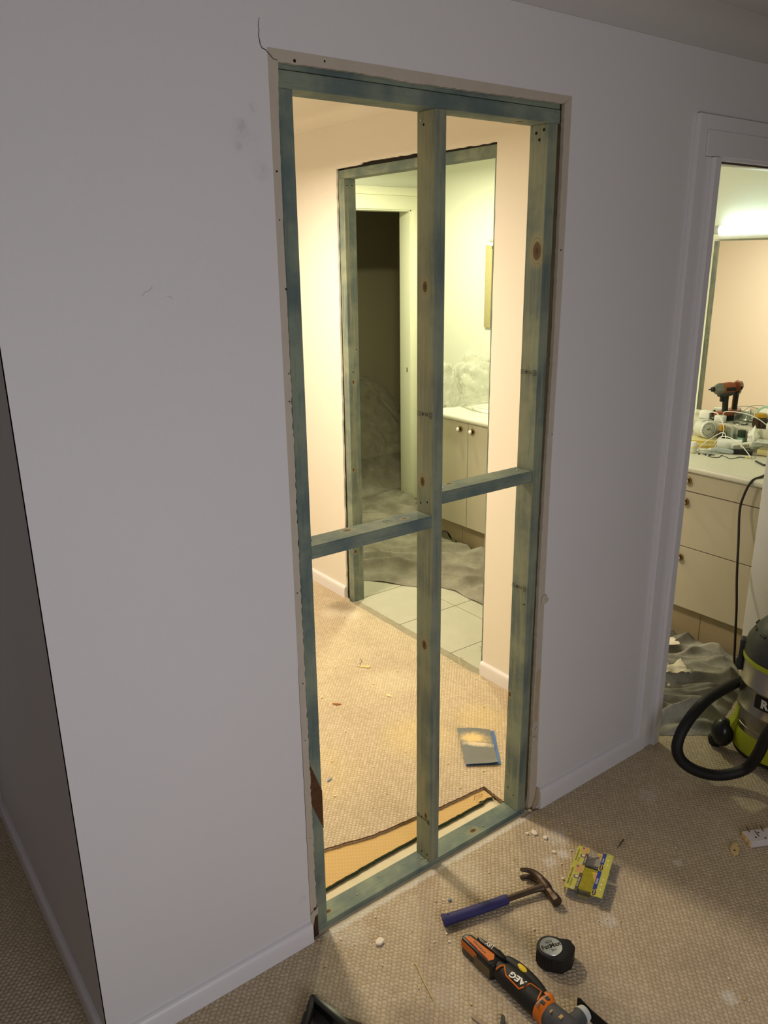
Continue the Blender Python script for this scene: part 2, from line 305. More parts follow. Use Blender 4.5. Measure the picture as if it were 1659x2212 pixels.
prism(b,bt+[(.842,2.1692),(-.0302,2.1697)],'y',-.0107,-.0005); part('bare_plaster_strip',b,BARE,wf,smooth=False,label='unpainted plaster strip above the opening')
b=MB(); rr=[]
pr=[(.8170,2.1500),(.8200,1.9),(.8225,1.58),(.8165,1.22),(.8140,.86),(.8170,.47),(.8185,.035)]
for a,c in zip(pr,pr[1:]): rr+=jag(a,c,int(abs(a[1]-c[1])/.011),.0014,rng)[:-1]
rr.append(pr[-1])
prism(b,[(.842,2.1692)]+rr+[(.8545,.035),(.8435,.45),(.838,1.2),(.844,1.7)],'y',-.0107,-.0005); part('bare_plaster_strip',b,BARE,wf,smooth=False,label='unpainted plaster strip right of the opening')
# torn paper patches, holes and a broken lump on the bare strips
b=MB(); prism(b,jag((.822,.36),(.822,.54),10,.002,rng)+jag((.841,.55),(.839,.36),10,.0015,rng),'y',-.0112,-.0105); part('torn_paper',b,PAPER,wf,smooth=False,label='torn brown liner paper low on the right strip')
b=MB()
for c,r,s in (((.838,-.013,.79),.012,(1,.4,1.1)),((.842,-.013,.782),.013,(1.2,.3,.8)),((.826,-.013,.30),.009,(1.2,.5,1)),((.824,-.012,.265),.008,(1,.5,1.6)),((.835,-.013,.33),.007,(1,.5,1.2))):
    t=bmesh.new(); bmesh.ops.create_icosphere(t,subdivisions=2,radius=1)
    for v in t.verts: v.co*=1+.35*noise.noise(v.co*2.3+Vector(c)*30)
    bmesh.ops.transform(t,matrix=Matrix.Translation(c)@Matrix.Diagonal((r*s[0],r*s[1],r*s[2],1)),verts=t.verts); join(b,t)
part('plaster_lump',b,BARE,wf,smooth=False)
for (x,z,r) in ((-.0215,1.951,.004),(-.0205,1.86,.0028),(-.0135,1.725,.004),(-.0165,1.55,.003),(-.018,1.49,.0035),(-.022,1.04,.003),(-.0185,.80,.003),(-.02,.64,.0028),(-.019,.345,.0025),(.831,1.80,.0045),(.852,1.625,.003),(.835,1.30,.003),(.10,2.160,.004),(.03,2.1525,.006)):
    b=MB(); lathe(b,[(r*.45,-.0004),(r*.55,0.0002)],10,T(x,-.0108,z)@Rx(R(90))); part('nail_hole',b,DEEP,wf,smooth=False)
def ribbon(b,pts,w,y):
    P=[Vector((p[0],y,p[1])) for p in pts]; L=[]
    for i,p in enumerate(P):
        d=(P[min(i+1,len(P)-1)]-P[max(i-1,0)]).normalized(); n=Vector((-d.z,0,d.x)); ww=w*(.5+.5*math.sin(PI*(i+.5)/len(P)))
        L.append([b.verts.new(p+n*ww+Vector((0,q,0))) for q in (0,.0004)]+[b.verts.new(p-n*ww+Vector((0,q,0))) for q in (.0004,0)])
    for a,c in zip(L,L[1:]):
        for j in range(4): b.faces.new((a[j],a[(j+1)%4],c[(j+1)%4],c[j]))
    return b
cp=[(-.0436,2.2158),(-.0462,2.205),(-.0450,2.195),(-.0468,2.186),(-.0452,2.176),(-.0429,2.1684),(-.0390,2.1650),(-.0314,2.1621),(-.0270,2.1575),(-.0219,2.1538),(-.015,2.1495),(-.0071,2.1485)]
cc=[]
for a,c in zip(cp,cp[1:]): cc+=jag(a,c,4,.0009,rng)[:-1]
b=MB(); ribbon(b,cc,.0008,-.0121); part('plaster_crack',b,CRACK,wf,smooth=False,label='dark crack running up from the corner of the opening')
b=MB(); ribbon(b,[(-.322,1.722),(-.314,1.729),(-.308,1.7305),(-.300,1.738)],.0006,-.0121); part('paint_scratch',b,BARE,wf,smooth=False)
b=MB(); ribbon(b,[(-.2735,1.7195),(-.268,1.7185),(-.262,1.715)],.0005,-.0121); part('paint_scratch',b,BARE,wf,smooth=False)
# paint edge lip, dark where the old paint tore, left side
b=MB(); ribbon(b,[(-.0302+.0004*math.sin(i*1.9),.11+i*.02) for i in range(38)],.0006,-.0119); part('paint_edge',b,CRACK,wf,smooth=False)
# broken bottom ends beside the frame
b=MB(); box(b,-.0200,-.0060,-.0108,.003,.015,.118,.0015); part('timber_packer',b,DARKW,wf,label='dark broken timber block at foot of the left strip')
b=MB(); prism(b,jag((-.030,.10),(-.006,.118),5,.003,rng)+[(-.008,.094),(-.018,.088),(-.030,.02)],'y',-.0135,-.0105); part('broken_plaster',b,BARE,wf,smooth=False)
b=MB(); prism(b,[(.832,.03),(.846,.03),(.856,.05),(.858,.10),(.85,.105),(.846,.07)],'y',-.020,-.011,.001); part('timber_packer',b,PAPER,wf,label='broken baseboard end right of the opening')
# return wall, alcove, outer room shell
b=MB(); box(b,-.5785,-.475,-.001,3.3,-.02,CH+.02); box(b,-.5785,-.5783,-.0117,-.001,-.02,CH); o=struct('wall_return',b,ROOM,label='shaded return wall beyond the left corner')
b=MB(); box(b,-.4751,-.47,.0765,3.2,-.02,CH); struct('wall_hall_left',b,HALL,label='left wall of the lit hall')
b=MB(); box(b,-.47,1.335,3.2,3.3,-.02,CH); struct('wall_hall_end',b,HALL,label='end wall of the lit hall')
b=MB(); box(b,-2.3,-.5785,1.06,1.16,-.02,CH+.02); struct('wall_alcove',b,ROOM,label='wall at the back of the left alcove')
b=MB(); box(b,-2.4,-2.3,-2.8,1.16,-.02,CH+.02); struct('wall_left',b,SHADE,label='left wall of the room')  # unseen walls get a darker paint to cut bounced light
b=MB(); box(b,3.2,3.3,-2.8,.08,-.02,CH+.02); struct('wall_right',b,SHADE,label='right wall of the room')
b=MB(); box(b,-2.4,-1.05,-2.45,-2.35,-.02,CH+.02); box(b,.05,3.3,-2.45,-2.35,-.02,CH+.02); box(b,-1.05,.05,-2.45,-2.35,-.02,.36); box(b,-1.05,.05,-2.45,-2.35,1.34,CH+.02); struct('wall_back',b,SHADE,label='wall with assumed window behind the viewer')  # opening left for the assumed, unseen window
b=MB()
for a in ((-1.05,-1.01,.36,1.34),(.01,.05,.36,1.34),(-1.05,.05,.36,.40),(-1.05,.05,1.30,1.34)): box(b,a[0],a[1],-2.44,-2.34,a[2],a[3])
struct('window_assumed',b,TRIM,label='assumed white window frame behind the viewer',cat='window')  # unseen window, assumed and added around the area light
b=MB(); box(b,-2.4,3.9,-2.85,4.6,CH,CH+.08); struct('ceiling',b,CEIL,label='plain plaster ceiling',cat='ceiling')
b=MB(); box(b,-.47,1.335,.0765,3.2,CH-.004,CH); struct('ceiling_hall',b,HALL,label='cream lit hall ceiling',cat='ceiling')
# hall / bathroom wall with the second framed opening
b=MB(); rng=random.Random(8)
top=jag((.757,2.183),(1.18,2.186),16,.002,rng)+jag((1.2,2.192),(1.60,2.194),18,.002,rng)+jag((1.62,2.186),(1.812,2.184),8,.001,rng)
prism(b,[(.0765,-.02),(.7560,-.02)]+jag((.7560,.02),(.757,2.183),60,.0012,rng)+top+jag((1.812,2.184),(1.824,.02),70,.0025,rng)+[(1.824,-.02),(3.2,-.02),(3.2,CH),(.0765,CH)],'x',1.335,1.345)
wh=struct('wall_hall_right',b,HALL,label='cream lit hall wall around the second framed opening')
b=MB(); prism(b,[(.0765,-.02),(.757,-.02),(.757,2.18),(1.80,2.18),(1.80,-.02),(3.1,-.02),(3.1,CH),(.0765,CH)],'x',1.411,1.42); struct('wall_bathroom_left',b,BATH,label='bathroom lining of the hall wall')
# bathroom shell
b=MB(); box(b,2.94,3.04,.0765,3.15,-.02,CH); struct('wall_bathroom_right',b,BATH,label='pale green bathroom wall behind the vanity')
b=MB(); box(b,1.42,1.98,3.1,3.2,-.02,CH); box(b,2.80,2.94,3.1,3.2,-.02,CH); box(b,1.98,2.80,3.1,3.2,2.11,CH); struct('wall_bathroom_far',b,BATH,label='far bathroom wall with the dark doorway')
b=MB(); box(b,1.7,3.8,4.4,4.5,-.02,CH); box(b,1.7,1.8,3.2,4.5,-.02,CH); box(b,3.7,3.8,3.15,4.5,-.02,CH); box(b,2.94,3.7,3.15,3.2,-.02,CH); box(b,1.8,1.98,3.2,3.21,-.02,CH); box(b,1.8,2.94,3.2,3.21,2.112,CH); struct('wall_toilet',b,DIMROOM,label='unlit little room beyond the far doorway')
# floors
b=MB(); box(b,-2.4,3.9,-2.85,4.6,-.12,0); struct('floor',b,SLABW,label='pale painted slab under the floor coverings',cat='floor')
b=MB(); edge=jag((-.5,-.0205),(3.2,-.0205),190,.0022,random.Random(4))
prism(b,[(-2.3,-2.75),(3.2,-2.75),(3.2,-.0205)]+edge[::-1][1:-1]+[(-.5785,-.0125),(-.5785,1.06),(-2.3,1.06)],'z',.001,ZC)
fl=struct('floor_carpet',b,CARPET,label='beige looped carpet in front of the opening',cat='carpet')
b=MB(); prism(b,jag((-.02,-.0002),(.835,-.0002),4,0,rng)+jag((.835,-.021),(-.02,-.021),60,.002,rng),'z',.001,.0175); part('dust_strip',b,plain('plaster_dust',(196,188,168),.95,0,.22,45,.001),fl,smooth=False,label='pale plaster dust in the gap along the bottom plate')
b=MB(); box(b,1.47,2.29,-.024,.08,.0,.0215); struct('floor_carpet',b,CARPET,label='beige looped carpet inside the bathroom doorway',cat='carpet')
hp=[(.10,.279),(.185,.2566),(.26,.238),(.333,.2172),(.42,.207),(.5038,.1998),(.595,.1883),(.70,.182),(.7951,.1763)]
hp=[(-.47,.30)]+hp; ed=[]
for a,c in zip(hp,hp[1:]): ed+=jag(a,c,max(3,int(abs(a[0]-c[0])/.008)),.0016,rng)[:-1]
ed+=[(.7951,.1763)]+jag((.7930,.15),(.7892,.078),8,.0015,rng)
b=MB(); prism(b,ed+[(1.335,.078),(1.335,.70)]+jag((1.310,.795),(1.316,1.76),60,.002,rng)+[(1.335,1.80),(1.335,3.2),(-.47,3.2)],'z',.0125,ZC)
hc=struct('floor_hall_carpet',b,HCARPET,label='lit looped carpet of the hall beyond the frame',cat='carpet')
b=MB(); 
for i,(p,q) in enumerate(zip(ed,ed[1:])):
    P=Vector((p[0],p[1],.0195)); Q=Vector((q[0],q[1],.0195)); tube(b,[P,Q],.0022,5)
part('carpet_cut_edge',b,BACKING,hc,smooth=False,label='dark frayed cut edge of the hall carpet')
ul=[]; up=[(-.47,.123),(.1039,.1256),(.27,.1308),(.4492,.1323),(.545,.130),(.66,.129),(.755,.128)]
for a,c in zip(up,up[1:]): ul+=jag(a,c,max(3,int(abs(a[0]-c[0])/.01)),.0016,rng)[:-1]
ul+=[(.722,.128),(.735,.136),(.752,.131),(.768,.134),(.786,.127)]
b=MB(); prism(b,ul+[(.80,.30),(-.47,.36)],'z',.001,.0118); un=part('floor_underlay',b,UNDER,None,smooth=False); tag(un,'mustard rubber underlay strip bared by the cut carpet','underlay',kind='structure')
b=MB()
for p,q in zip(ul,ul[1:]): tube(b,[(p[0],p[1]-.001,.0066),(q[0],q[1]-.001,.0066)],.0042,5)
part('underlay_edge',b,GREENE,un,smooth=False,label='dark green ragged underlay edge')
b=MB(); tube(b,[(.795,.128,.006),(.812,.108,.008),(.815,.09,.006)],[.006,.008,.005],6); part('torn_backing',b,BACKING,hc,smooth=False)
b=MB(); sg=[((.722,.150),(.742,.166)),((.742,.166),(.770,.158)),((.770,.158),(.752,.146)),((.735,.148),(.756,.152)),((.738,.158),(.758,.156))]
for a_,c_ in sg: tube(b,[(*a_,.0120),(*c_,.0120)],.0005,4)
part('pencil_mark',b,INK,un,smooth=False)
# threshold and bathroom tiles
b=MB(); prism(b,jag((1.312,.775),(1.318,1.77),40,.0025,rng)+jag((1.366,1.76),(1.364,.775),40,.003,rng),'z',.001,.0125); th=struct('floor_threshold',b,CONC,label='grey concrete strip under the second opening',cat='threshold')
b=MB(); box(b,1.366,2.94,.08,3.15,.0005,.0065); box(b,1.85,3.7,3.15,4.4,.0005,.0065); gt=struct('floor_bathroom',b,GROUT,label='bathroom floor of stone coloured square tiles',cat='floor')
proto=None
ys=[.09-.0]+[]
for i in range(4):
    for j in range(9):
        x0=1.370+i*.375; x1=min(x0+.371,2.40); y0=-.165+j*.39; y1=y0+.386
        y0=max(y0,.082); y1=min(y1,3.148)
        if x0>2.38 or y1-y0<.03: continue
        b=MB(); box(b,x0,x1,y0,y1,.002,.0102+random.Random(i*9+j).uniform(-.0004,.0004),.0008,1); part('floor_tile',b,TILE,gt,smooth=False)
# ------------------------------------------------------------------ trims
def base_prof(h,t): 
    return [(0,0),(t,0),(t,h-.018),(t*.93,h-.010),(t*.75,h-.004),(t*.45,h-.0005),(t*.15,h),(0,h)]
def bb_y(name,x0,x1,yw,h,label,mat=TRIM,sgn=-1,z0=.0):
    b=MB(); prism(b,[(yw+sgn*p[0],z0+p[1]) for p in base_prof(h-z0,.0155)],'x',x0,x1); o=part(name,b,mat,None,ang=40); o['kind']='structure'; tag(o,label,'baseboard'); return o
def bb_x(name,y0,y1,xw,h,label,mat=TRIM,sgn=-1,z0=.0):
    b=MB(); prism(b,[(xw+sgn*p[0],z0+p[1]) for p in base_prof(h-z0,.0155)],'y',y0,y1); o=part(name,b,mat,None,ang=40); o['kind']='structure'; tag(o,label,'baseboard'); return o
bb_y('baseboard_front',-.594,-.0315,-.0117,.0795,'white baseboard on the wall left of the opening')
bb_y('baseboard_front',.8585,1.396,-.0117,.092,'white baseboard on the wall right of the opening')
bb_x('baseboard_return',-.027,1.06,-.5785,.0795,'white baseboard on the shaded return wall')
bb_y('baseboard_alcove',-2.3,-.594,1.06,.0795,'white baseboard at the back of the alcove')
bb_x('baseboard_hall',.0765,.757,1.335,.085,'white hall baseboard right of the second opening')
bb_x('baseboard_hall',1.822,3.2,1.335,.085,'white hall baseboard left of the second opening')
bb_x('baseboard_hall',.0765,3.2,-.47,.085,'white baseboard on the left hall wall',sgn=1)
def cornice(name,pts,label,axis,a0,a1,mat):
    b=MB(); prism(b,pts,axis,a0,a1); o=part(name,b,mat,None,ang=50); o['kind']='structure'; tag(o,label,'cornice')
def cove(c,s,n=6,r=.085):
    P=[(c,CH+.001),(c,CH-r)]
    for i in range(n+1):
        a=PI/2*i/n; P.append((c+s*(r-r*math.cos(a))*1.0 if False else c+s*(.004+(r-.004)*(1-math.cos(a))),CH-r+(r-.004)*math.sin(a)))
    P.append((c+s*r,CH+.001)); return P
cornice('trim_1',cove(-.0117,-1),'plain coved cornice over the front wall','x',-.5785,3.2,CEIL)
cornice('trim_2',cove(1.335,-1,r=.06),'coved cornice over the hall wall','y',.0765,3.2,HALL)
# sliding door surround in the doorway at the right
def archi(b,x0,x1,yf,yb,z0,z1,bv=.003): box(b,x0,x1,yf,yb,z0,z1,bv,2)
b=MB(); archi(b,1.386,1.428,-.0275,-.011,.0,2.178); ar=part('door_1',b,TRIM,None,ang=20); ar['kind']='structure'; tag(ar,'white door surround of the bathroom doorway','door frame')
b=MB(); box(b,1.4285,2.40,-.0265,-.011,2.0655,2.178,.003); part('head_architrave',b,TRIM,ar,ang=20)
b=MB(); box(b,1.4285,2.40,-.0310,-.0260,2.0655,2.136,.002); part('head_moulding',b,TRIM,ar,ang=20)
b=MB(); box(b,1.430,1.4665,-.0235,.09,.0,2.0645,.001); part('jamb_board',b,TRIM,ar,ang=20)
b=MB(); prism(b,[(1.4675,-.030),(1.4695,-.038),(1.500,-.038),(1.5045,-.034),(1.5045,.05),(1.4675,.05)],'z',.012,2.0635,.001,1); part('jamb_post',b,TRIM,ar,ang=20)
b=MB(); box(b,1.505,2.30,-.012,.03,2.050,2.066,.001); part('door_track',b,ALU,ar,label='metal sliding track under the door head')
b=MB(); box(b,1.505,2.30,-.024,-.013,2.056,2.066,.001); part('head_stop',b,TRIM,ar)
b=MB(); box(b,2.292,2.322,-.020,.103,.0,2.066,.002); part('jamb_board',b,TRIM,ar,ang=20)
b=MB(); box(b,2.322,2.40,-.0275,-.0118,.0,2.064,.003); part('side_architrave',b,TRIM,ar)
# doorway at the far end of the bathroom
b=MB(); archi(b,2.803,2.858,3.078,3.1,.01,2.255); ad=part('door_2',b,BTRIM,None); ad['kind']='structure'; tag(ad,'pale door surround of the dark doorway beyond the bathroom','door frame')
b=MB(); box(b,1.92,2.858,3.074,3.099,2.108,2.198,.003); part('head_architrave',b,BTRIM,ad)
b=MB(); box(b,1.92,2.870,3.068,3.099,2.198,2.252,.006); part('head_moulding',b,BTRIM,ad)
b=MB(); box(b,2.79,2.8035,3.085,3.205,.01,2.11,.001); part('jamb_board',b,BTRIM,ad)
b=MB(); box(b,1.98,1.995,3.085,3.205,.01,2.11,.001); part('jamb_board',b,BTRIM,ad)
b=MB(); box(b,1.92,1.98,3.078,3.1,.01,2.11,.003); part('side_architrave',b,BTRIM,ad)
b=MB(); box(b,1.98,2.80,3.085,3.205,2.100,2.112,.001); part('jamb_head',b,BTRIM,ad)
b=MB(); box(b,2.7885,2.7905,3.118,3.126,.985,1.02,.0005); part('strike_plate',b,DEEP,ad,label='small dark latch hole in the far door jamb')
# ------------------------------------------------------------------ first stud frame
D=.0643; b=None
sf=thing('stud_frame','blue green treated timber stud frame filling the nearer wall opening','frame',(.4,.03,0))
def tim(nm,x0,x1,y0,y1,z0,z1,mat,parent,lean=None,bev=.0014):
    b=MB(); box(b,x0,x1,y0,y1,z0,z1,bev,1)
    if lean: 
        for v in b.verts: v.co.x+=lean(v.co.z)
    return part(nm,b,mat,parent,world=True,smooth=False)
def kk(L): return [(x-.4,y-.03,z) for (x,y,z) in []] if not L else [(p[0]-.4,p[1]-.03,p[2],p[3]) for p in L]
tim('bottom_plate',-.004,.8145,0,D,.001,.0332,wood('timber_bottom','X',kk([(.60,.024,.0332,.0075),(.05,.03,.0332,.006)]),1.3,.25),sf)
tim('top_plate',-.006,.8145,0,D,2.1045,2.1368,wood('timber_top','X',kk([(.70,.03,2.1045,.008)]),2.1,.2),sf)
tim('top_plate',-.006,.8145,.002,D+.001,2.1385,2.172,wood('timber_top_upper','X',[],3.3,.15),sf)
sl=tim('stud',-.005,.029,0,D,.0332,2.1045,wood('timber_left','Z',[],4.2,.2),sf)
sc=tim('stud',.3986,.4335,0,D,.0332,2.1045,wood('timber_centre','Z',kk([(.3986,.033,1.717,.0085),(.3986,.040,1.226,.0080),(.3986,.030,.755,.0090),(.3986,.02,.19,.006)]),5.7,.62),sf)
sr=tim('stud',.7740,.8080,0,D,.0332,2.1045,wood('timber_right','Z',kk([(.774,.022,1.798,.0150),(.774,.055,.45,.006)]),6.9,.50),sf,lambda z:-.0035*math.sin(PI*z/2.1)+.003*(1-z/2.1)**2)
nl=tim('noggin',.029,.3986,0,D,1.1081,1.141,wood('timber_noggin_left','X',kk([(.16,.045,1.141,.007),(.33,.03,1.141,.005)]),8.1,.3),sf)
nr=tim('noggin',.4335,.7725,0,D,1.1666,1.2001,wood('timber_noggin_right','X',kk([(.5,.05,1.2,.006)]),9.4,.35),sf)
b=MB(); prism(b,[(-.0045,.560),(.0294,.463),(.0294,.345),(-.0045,.435)],'y',-.0008,.010,.0003,1); 
wn=part('bark_wane',b,plain('bark_wane',(88,58,32),.85,0,.5,60,.001),sf,world=True,smooth=False,label='brown bark patch on the left stud')
# nail heads and holes, grade stamps
def nail(parent,p,axis,r=.0032,mat=None):
    b=MB(); M={'-x':T(*p)@Ry(R(-90)),'z':T(*p),'-y':T(*p)@Rx(R(90))}[axis]; lathe(b,[(r,0),(r*.95,.0006),(r*.4,.0009)],10,M); return part('nail_head',b,mat or DEEP,parent,world=True)
for p in ((.3985,.05,2.086),(.3985,.040,2.075)): nail(sc,p,'-x',.003,STEEL if p[1]==.05 else DEEP)
for p in ((.3985,.020,1.174),(.3985,.047,1.166),(.3985,.012,.055),(.3985,.038,.050)): nail(sc,p,'-x',.0028)
for p in ((.7738,.030,2.068),(.7738,.042,2.085),(.7738,.016,2.09)): nail(sr,p,'-x',.004)
for p in ((.7738,.010,.78),(.7738,.045,.105),(.7738,.018,.09)): nail(sr,p,'-x',.0024)
for p in ((.455,.030,1.2003),(.748,.034,1.2003)): nail(nr,p,'z',.0045,CHROME)
nail(nl,(.05,.04,1.1412),'z',.004)
nail(sf,(.793,-.0004,.018),'-y',.0028); nail(sf,(.018,-.0004,.015),'-y',.0028)
def stamp(parent,x,z,txt,n=1.):
    text(txt,parent,(x-.0006,.026,z),(0,-1,0),(0,0,1),.0135,INK,'grade_stamp',.0001,world=True)
    b=MB(); prism(b,[(.044,z),(.0395,z+.006),(.035,z),(.0395,z-.006)],'x',x-.0009,x-.0004)
    for i in range(3): box(b,x-.0009,x-.0004,.047,.062,z-.006+i*.005,z-.0048+i*.005)
    for i in range(4): box(b,x-.0009,x-.0004,.002,.014,z-.007+i*.0042,z-.0055+i*.0042)
    part('grade_stamp',b,INK,parent,world=True,smooth=False,kind='stuff')
stamp(sc,.3986,1.405,'10'); stamp(sr,.7728,1.478,'10'); stamp(sr,.7722,.83,'10'); stamp(sc,.3986,.175,'10')
b=MB()
for i in range(3): box(b,.27+i*.009,.272+i*.009,.025,.045,1.1409,1.1414)
box(b,.27,.29,.043,.045,1.1409,1.1414); part('grade_stamp',b,INK,nl,world=True,smooth=False,kind='stuff')
# sawdust crumbs on the plate are added with the debris
# ------------------------------------------------------------------ second stud frame
s2=thing('stud_frame','grey green timber stud frame around the farther opening to the bathroom','frame',(1.38,1.28,0))
def k2(L): return [(p[0]-1.38,p[1]-1.28,p[2],p[3]) for p in L]
tim('top_plate',1.3455,1.4105,.758,1.811,2.141,2.1785,wood('timber_far_top','Y',[],11.2,.25),s2)
tim('stud',1.3455,1.4105,.758,.7755,.001,2.141,wood('timber_far_right','Z',[],12.5,.3),s2)
f2=tim('stud',1.3455,1.4105,1.765,1.811,.001,2.141,wood('timber_far_left','Z',k2([(1.372,1.765,1.20,.006),(1.36,1.765,.75,.006),(1.36,1.765,.30,.007)]),13.9,.5),s2)
for p in ((1.362,1.7648,2.112),(1.39,1.7648,2.112),(1.372,1.7648,1.25),(1.395,1.7648,1.36)): 
    b=MB(); lathe(b,[(.0035,0),(.003,.0008)],8,T(*p)@Rx(R(90))); part('nail_head',b,DEEP,f2,world=True)
b=MB(); box(b,1.346,1.41,.7755,1.765,2.1795,2.192); part('gap_shade',b,DEEP,s2,world=True,smooth=False,label='dark strip standing in for the shaded gap above the far frame')  # dark strip puts the shade of the gap into colour
# ------------------------------------------------------------------ vanity
VX=2.33
def drawer_front(name,y0,y1,z0,z1,parent,kn,label=None):
    b=MB(); box(b,VX,VX+.018,y0+.0015,y1-.0015,z0+.002,z1-.002,.0012,1)
    o=part(name,b,LAM,parent,world=True,smooth=False,label=label)
    b=MB(); M=T(VX,kn[0],kn[1])@Ry(R(-90))
    lathe(b,[(.017,0),(.0185,.004),(.017,.008),(.012,.010)],24,M); lathe(b,[(.008,.006),(.007,.014),(.013,.017),(.015,.022)],20,M)
    k=part('knob',b,BRASS,o,world=True)
    b=MB(); lathe(b,[(.0125,.0205),(.0130,.0225),(.0105,.027),(.005,.029)],20,M); part('knob',b,WHITE,o,world=True,label='white porcelain knob face')
    return o
va=thing('vanity_cabinet','cream bathroom vanity drawer cabinet seen through the doorway','cabinet',(2.33,.47,0))
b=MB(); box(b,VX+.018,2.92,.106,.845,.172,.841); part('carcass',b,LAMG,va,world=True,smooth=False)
drawer_front('drawer',.106,.845,.750,.841,va,(.468,.801)); drawer_front('drawer',.106,.845,.482,.750,va,(.470,.700)); drawer_front('drawer',.106,.845,.178,.482,va,(.468,.427))
vb=thing('vanity_cabinet','cream two door vanity cabinet seen through the farther stud frame','cabinet',(2.33,1.9,0))
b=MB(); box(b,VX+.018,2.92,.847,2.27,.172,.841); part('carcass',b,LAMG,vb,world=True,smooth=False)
for y0,y1,kn in ((.847,1.40,1.35),(1.40,1.952,1.911),(1.952,2.272,2.020)): drawer_front('cabinet_door',y0,y1,.178,.841,vb,(kn,.795))
for y0,y1,pp in [( .106,.36,va),(.362,.66,va),(.662,.845,va)]+[(.847+i*.3,min(.847+i*.3+.298,2.27),vb) for i in range(5)]:
    b=MB(); box(b,2.388,2.40,y0,y1,.010,.175,.0008,1); part('kick_tile',b,KTILE,pp,world=True,smooth=False)
b=MB(); prof=[(2.80,.842),(2.80,.8775),(2.325,.8775),(2.315,.8755),(2.308,.870),(2.306,.860),(2.308,.850),(2.315,.844),(2.325,.842)]
prism(b,prof,'y',.106,2.285); wt=part('worktop',b,WORKT,None,ang=50); tag(wt,'pale speckled worktop with rounded front along the vanity','worktop')
b=MB(); box(b,2.801,2.938,.106,2.285,.842,.984,.003); lg=part('ledge',b,WORKT,None); tag(lg,'raised pale ledge behind the vanity worktop','ledge')
b=MB(); # basin rim at the far end
pts=[]; 
for i in range(28):
    a=2*PI*i/28; c,s=math.cos(a),math.sin(a); pts.append((2.625+.145*math.copysign(abs(c)**.6,c),1.82+.34*math.copysign(abs(s)**.5,s)))
prism(b,pts,'z',.8785,.8935,.003,2); bs=part('basin',b,WHITE,None); tag(bs,'white basin rim set on the far end of the worktop','basin')
# mirrors and tube lights
def mirror(y0,y1,label,edge=None):
    t=thing('mirror',label,'mirror',(2.93,(y0+y1)/2,.98))
    b=MB(); box(b,2.928,2.9335,y0+.004,y1-.004,.990,1.850); part('glass',b,MIRROR,t,world=True,smooth=False)
    b=MB(); box(b,2.934,2.9395,y0,y1,.986,1.853); part('backing',b,GREYW,t,world=True,smooth=False)
    return t
m1=mirror(.11,.838,'large wall mirror over the vanity drawers reflecting the hall')
m2=mirror(1.32,2.398,'farther wall mirror half hidden by the second frame')
b=MB(); box(b,2.925,2.9395,2.400,2.462,1.34,1.866,.002); part('edge_batten',b,WOODB,m2,world=True,label='raw timber batten along the mirror edge')
def tubelight(y0,y1,label,lit):
    t=thing('tube_light',label,'light',(2.92,(y0+y1)/2,1.9))
    b=MB(); box(b,2.895,2.9395,y0,y1,1.858,1.885,.003); part('batten',b,WHITE,t,world=True)
    b=MB(); tube(b,[(2.905,y0+.03,1.900),(2.905,y1-.035,1.900)],.0205,20); part('tube',b,TUBE if lit else WHITE,t,world=True)
    for ya,yb in ((y1-.036,y1-.008),(y0+.004,y0+.032)):
        b=MB(); tube(b,[(2.905,ya,1.900),(2.905,yb,1.900)],.022,16); box(b,2.90,2.9395,ya,yb,1.885,1.915,.002); part('end_cap',b,GREYW,t,world=True)
tubelight(.11,.832,'glowing fluorescent tube above the vanity mirror',True)
tubelight(1.5,2.40,'assumed unlit fluorescent fitting above the farther mirror',False)  # hidden fitting, assumed from the shade on the wall
# ------------------------------------------------------------------ clutter on the vanity
CT=.8778; LT=.9845
# impact driver on the ledge
d=thing('impact_driver','dusty orange and black cordless impact driver standing on the vanity','drill',(2.868,.655,LT+.001),R(156))
b=MB(); tube(b,[(-.062,0,.168),(-.055,0,.168),(-.03,0,.168),(.012,0,.166),(.030,0,.164)],[.022,.029,.032,.031,.028],16,sy=.92); part('motor_housing',b,DRILLO,d)
b=MB(); tube(b,[(-.060,0,.150),(.0,0,.142),(.035,0,.142)],[.020,.024,.018],12,sy=1.05); part('lower_housing',b,CHAR,d)
b=MB(); box(b,-.058,.005,-.0325,.0325,.155,.175,.004); part('vent_panel',b,BLACK,d)
b=MB(); lathe(b,[(.031,.0),(.031,.018),(.026,.036),(.019,.046),(.016,.050)],24,T(.020,0,.165)@Ry(R(90))); part('nose_cone',b,DRILLG,d)
b=MB(); lathe(b,[(.0125,0),(.0125,.016),(.010,.018)],18,T(.068,0,.165)@Ry(R(90))); part('chuck',b,BLACK,d)
b=MB(); tube(b,[(.082,0,.165),(.104,0,.165)],.0032,6); part('driver_bit',b,SCREWM,d)
b=MB(); tube(b,[(-.012,0,.145),(-.016,0,.10),(-.020,0,.055),(-.02,0,.035)],[.022,.0185,.0185,.024],14,sy=.78,up=(1,0,0)); part('handle',b,BLACK,d)
b=MB(); box(b,.006,.020,-.008,.008,.098,.128,.003); part('trigger',b,BLACK,d)
b=MB(); tube(b,[(-.020,-.016,.13),(-.024,-.0158,.11),(-.030,-.0155,.09),(-.033,-.015,.05)],.0025,6); part('grip_stripe',b,ORANGE,d)
b=MB(); box(b,-.062,.045,-.033,.033,.026,.046,.006); part('base_collar',b,DRILLO,d)
b=MB(); box(b,-.066,.050,-.036,.036,.0,.027,.005); part('battery',b,BLACK,d)
b=MB(); tube(b,[(.046,-.018,.034),(.058,-.02,.036)],.005,8); ball(b,(.05,.0,.05),.007,2); part('belt_clip',b,BLACK,d)
d.scale=(.85,.85,.96)
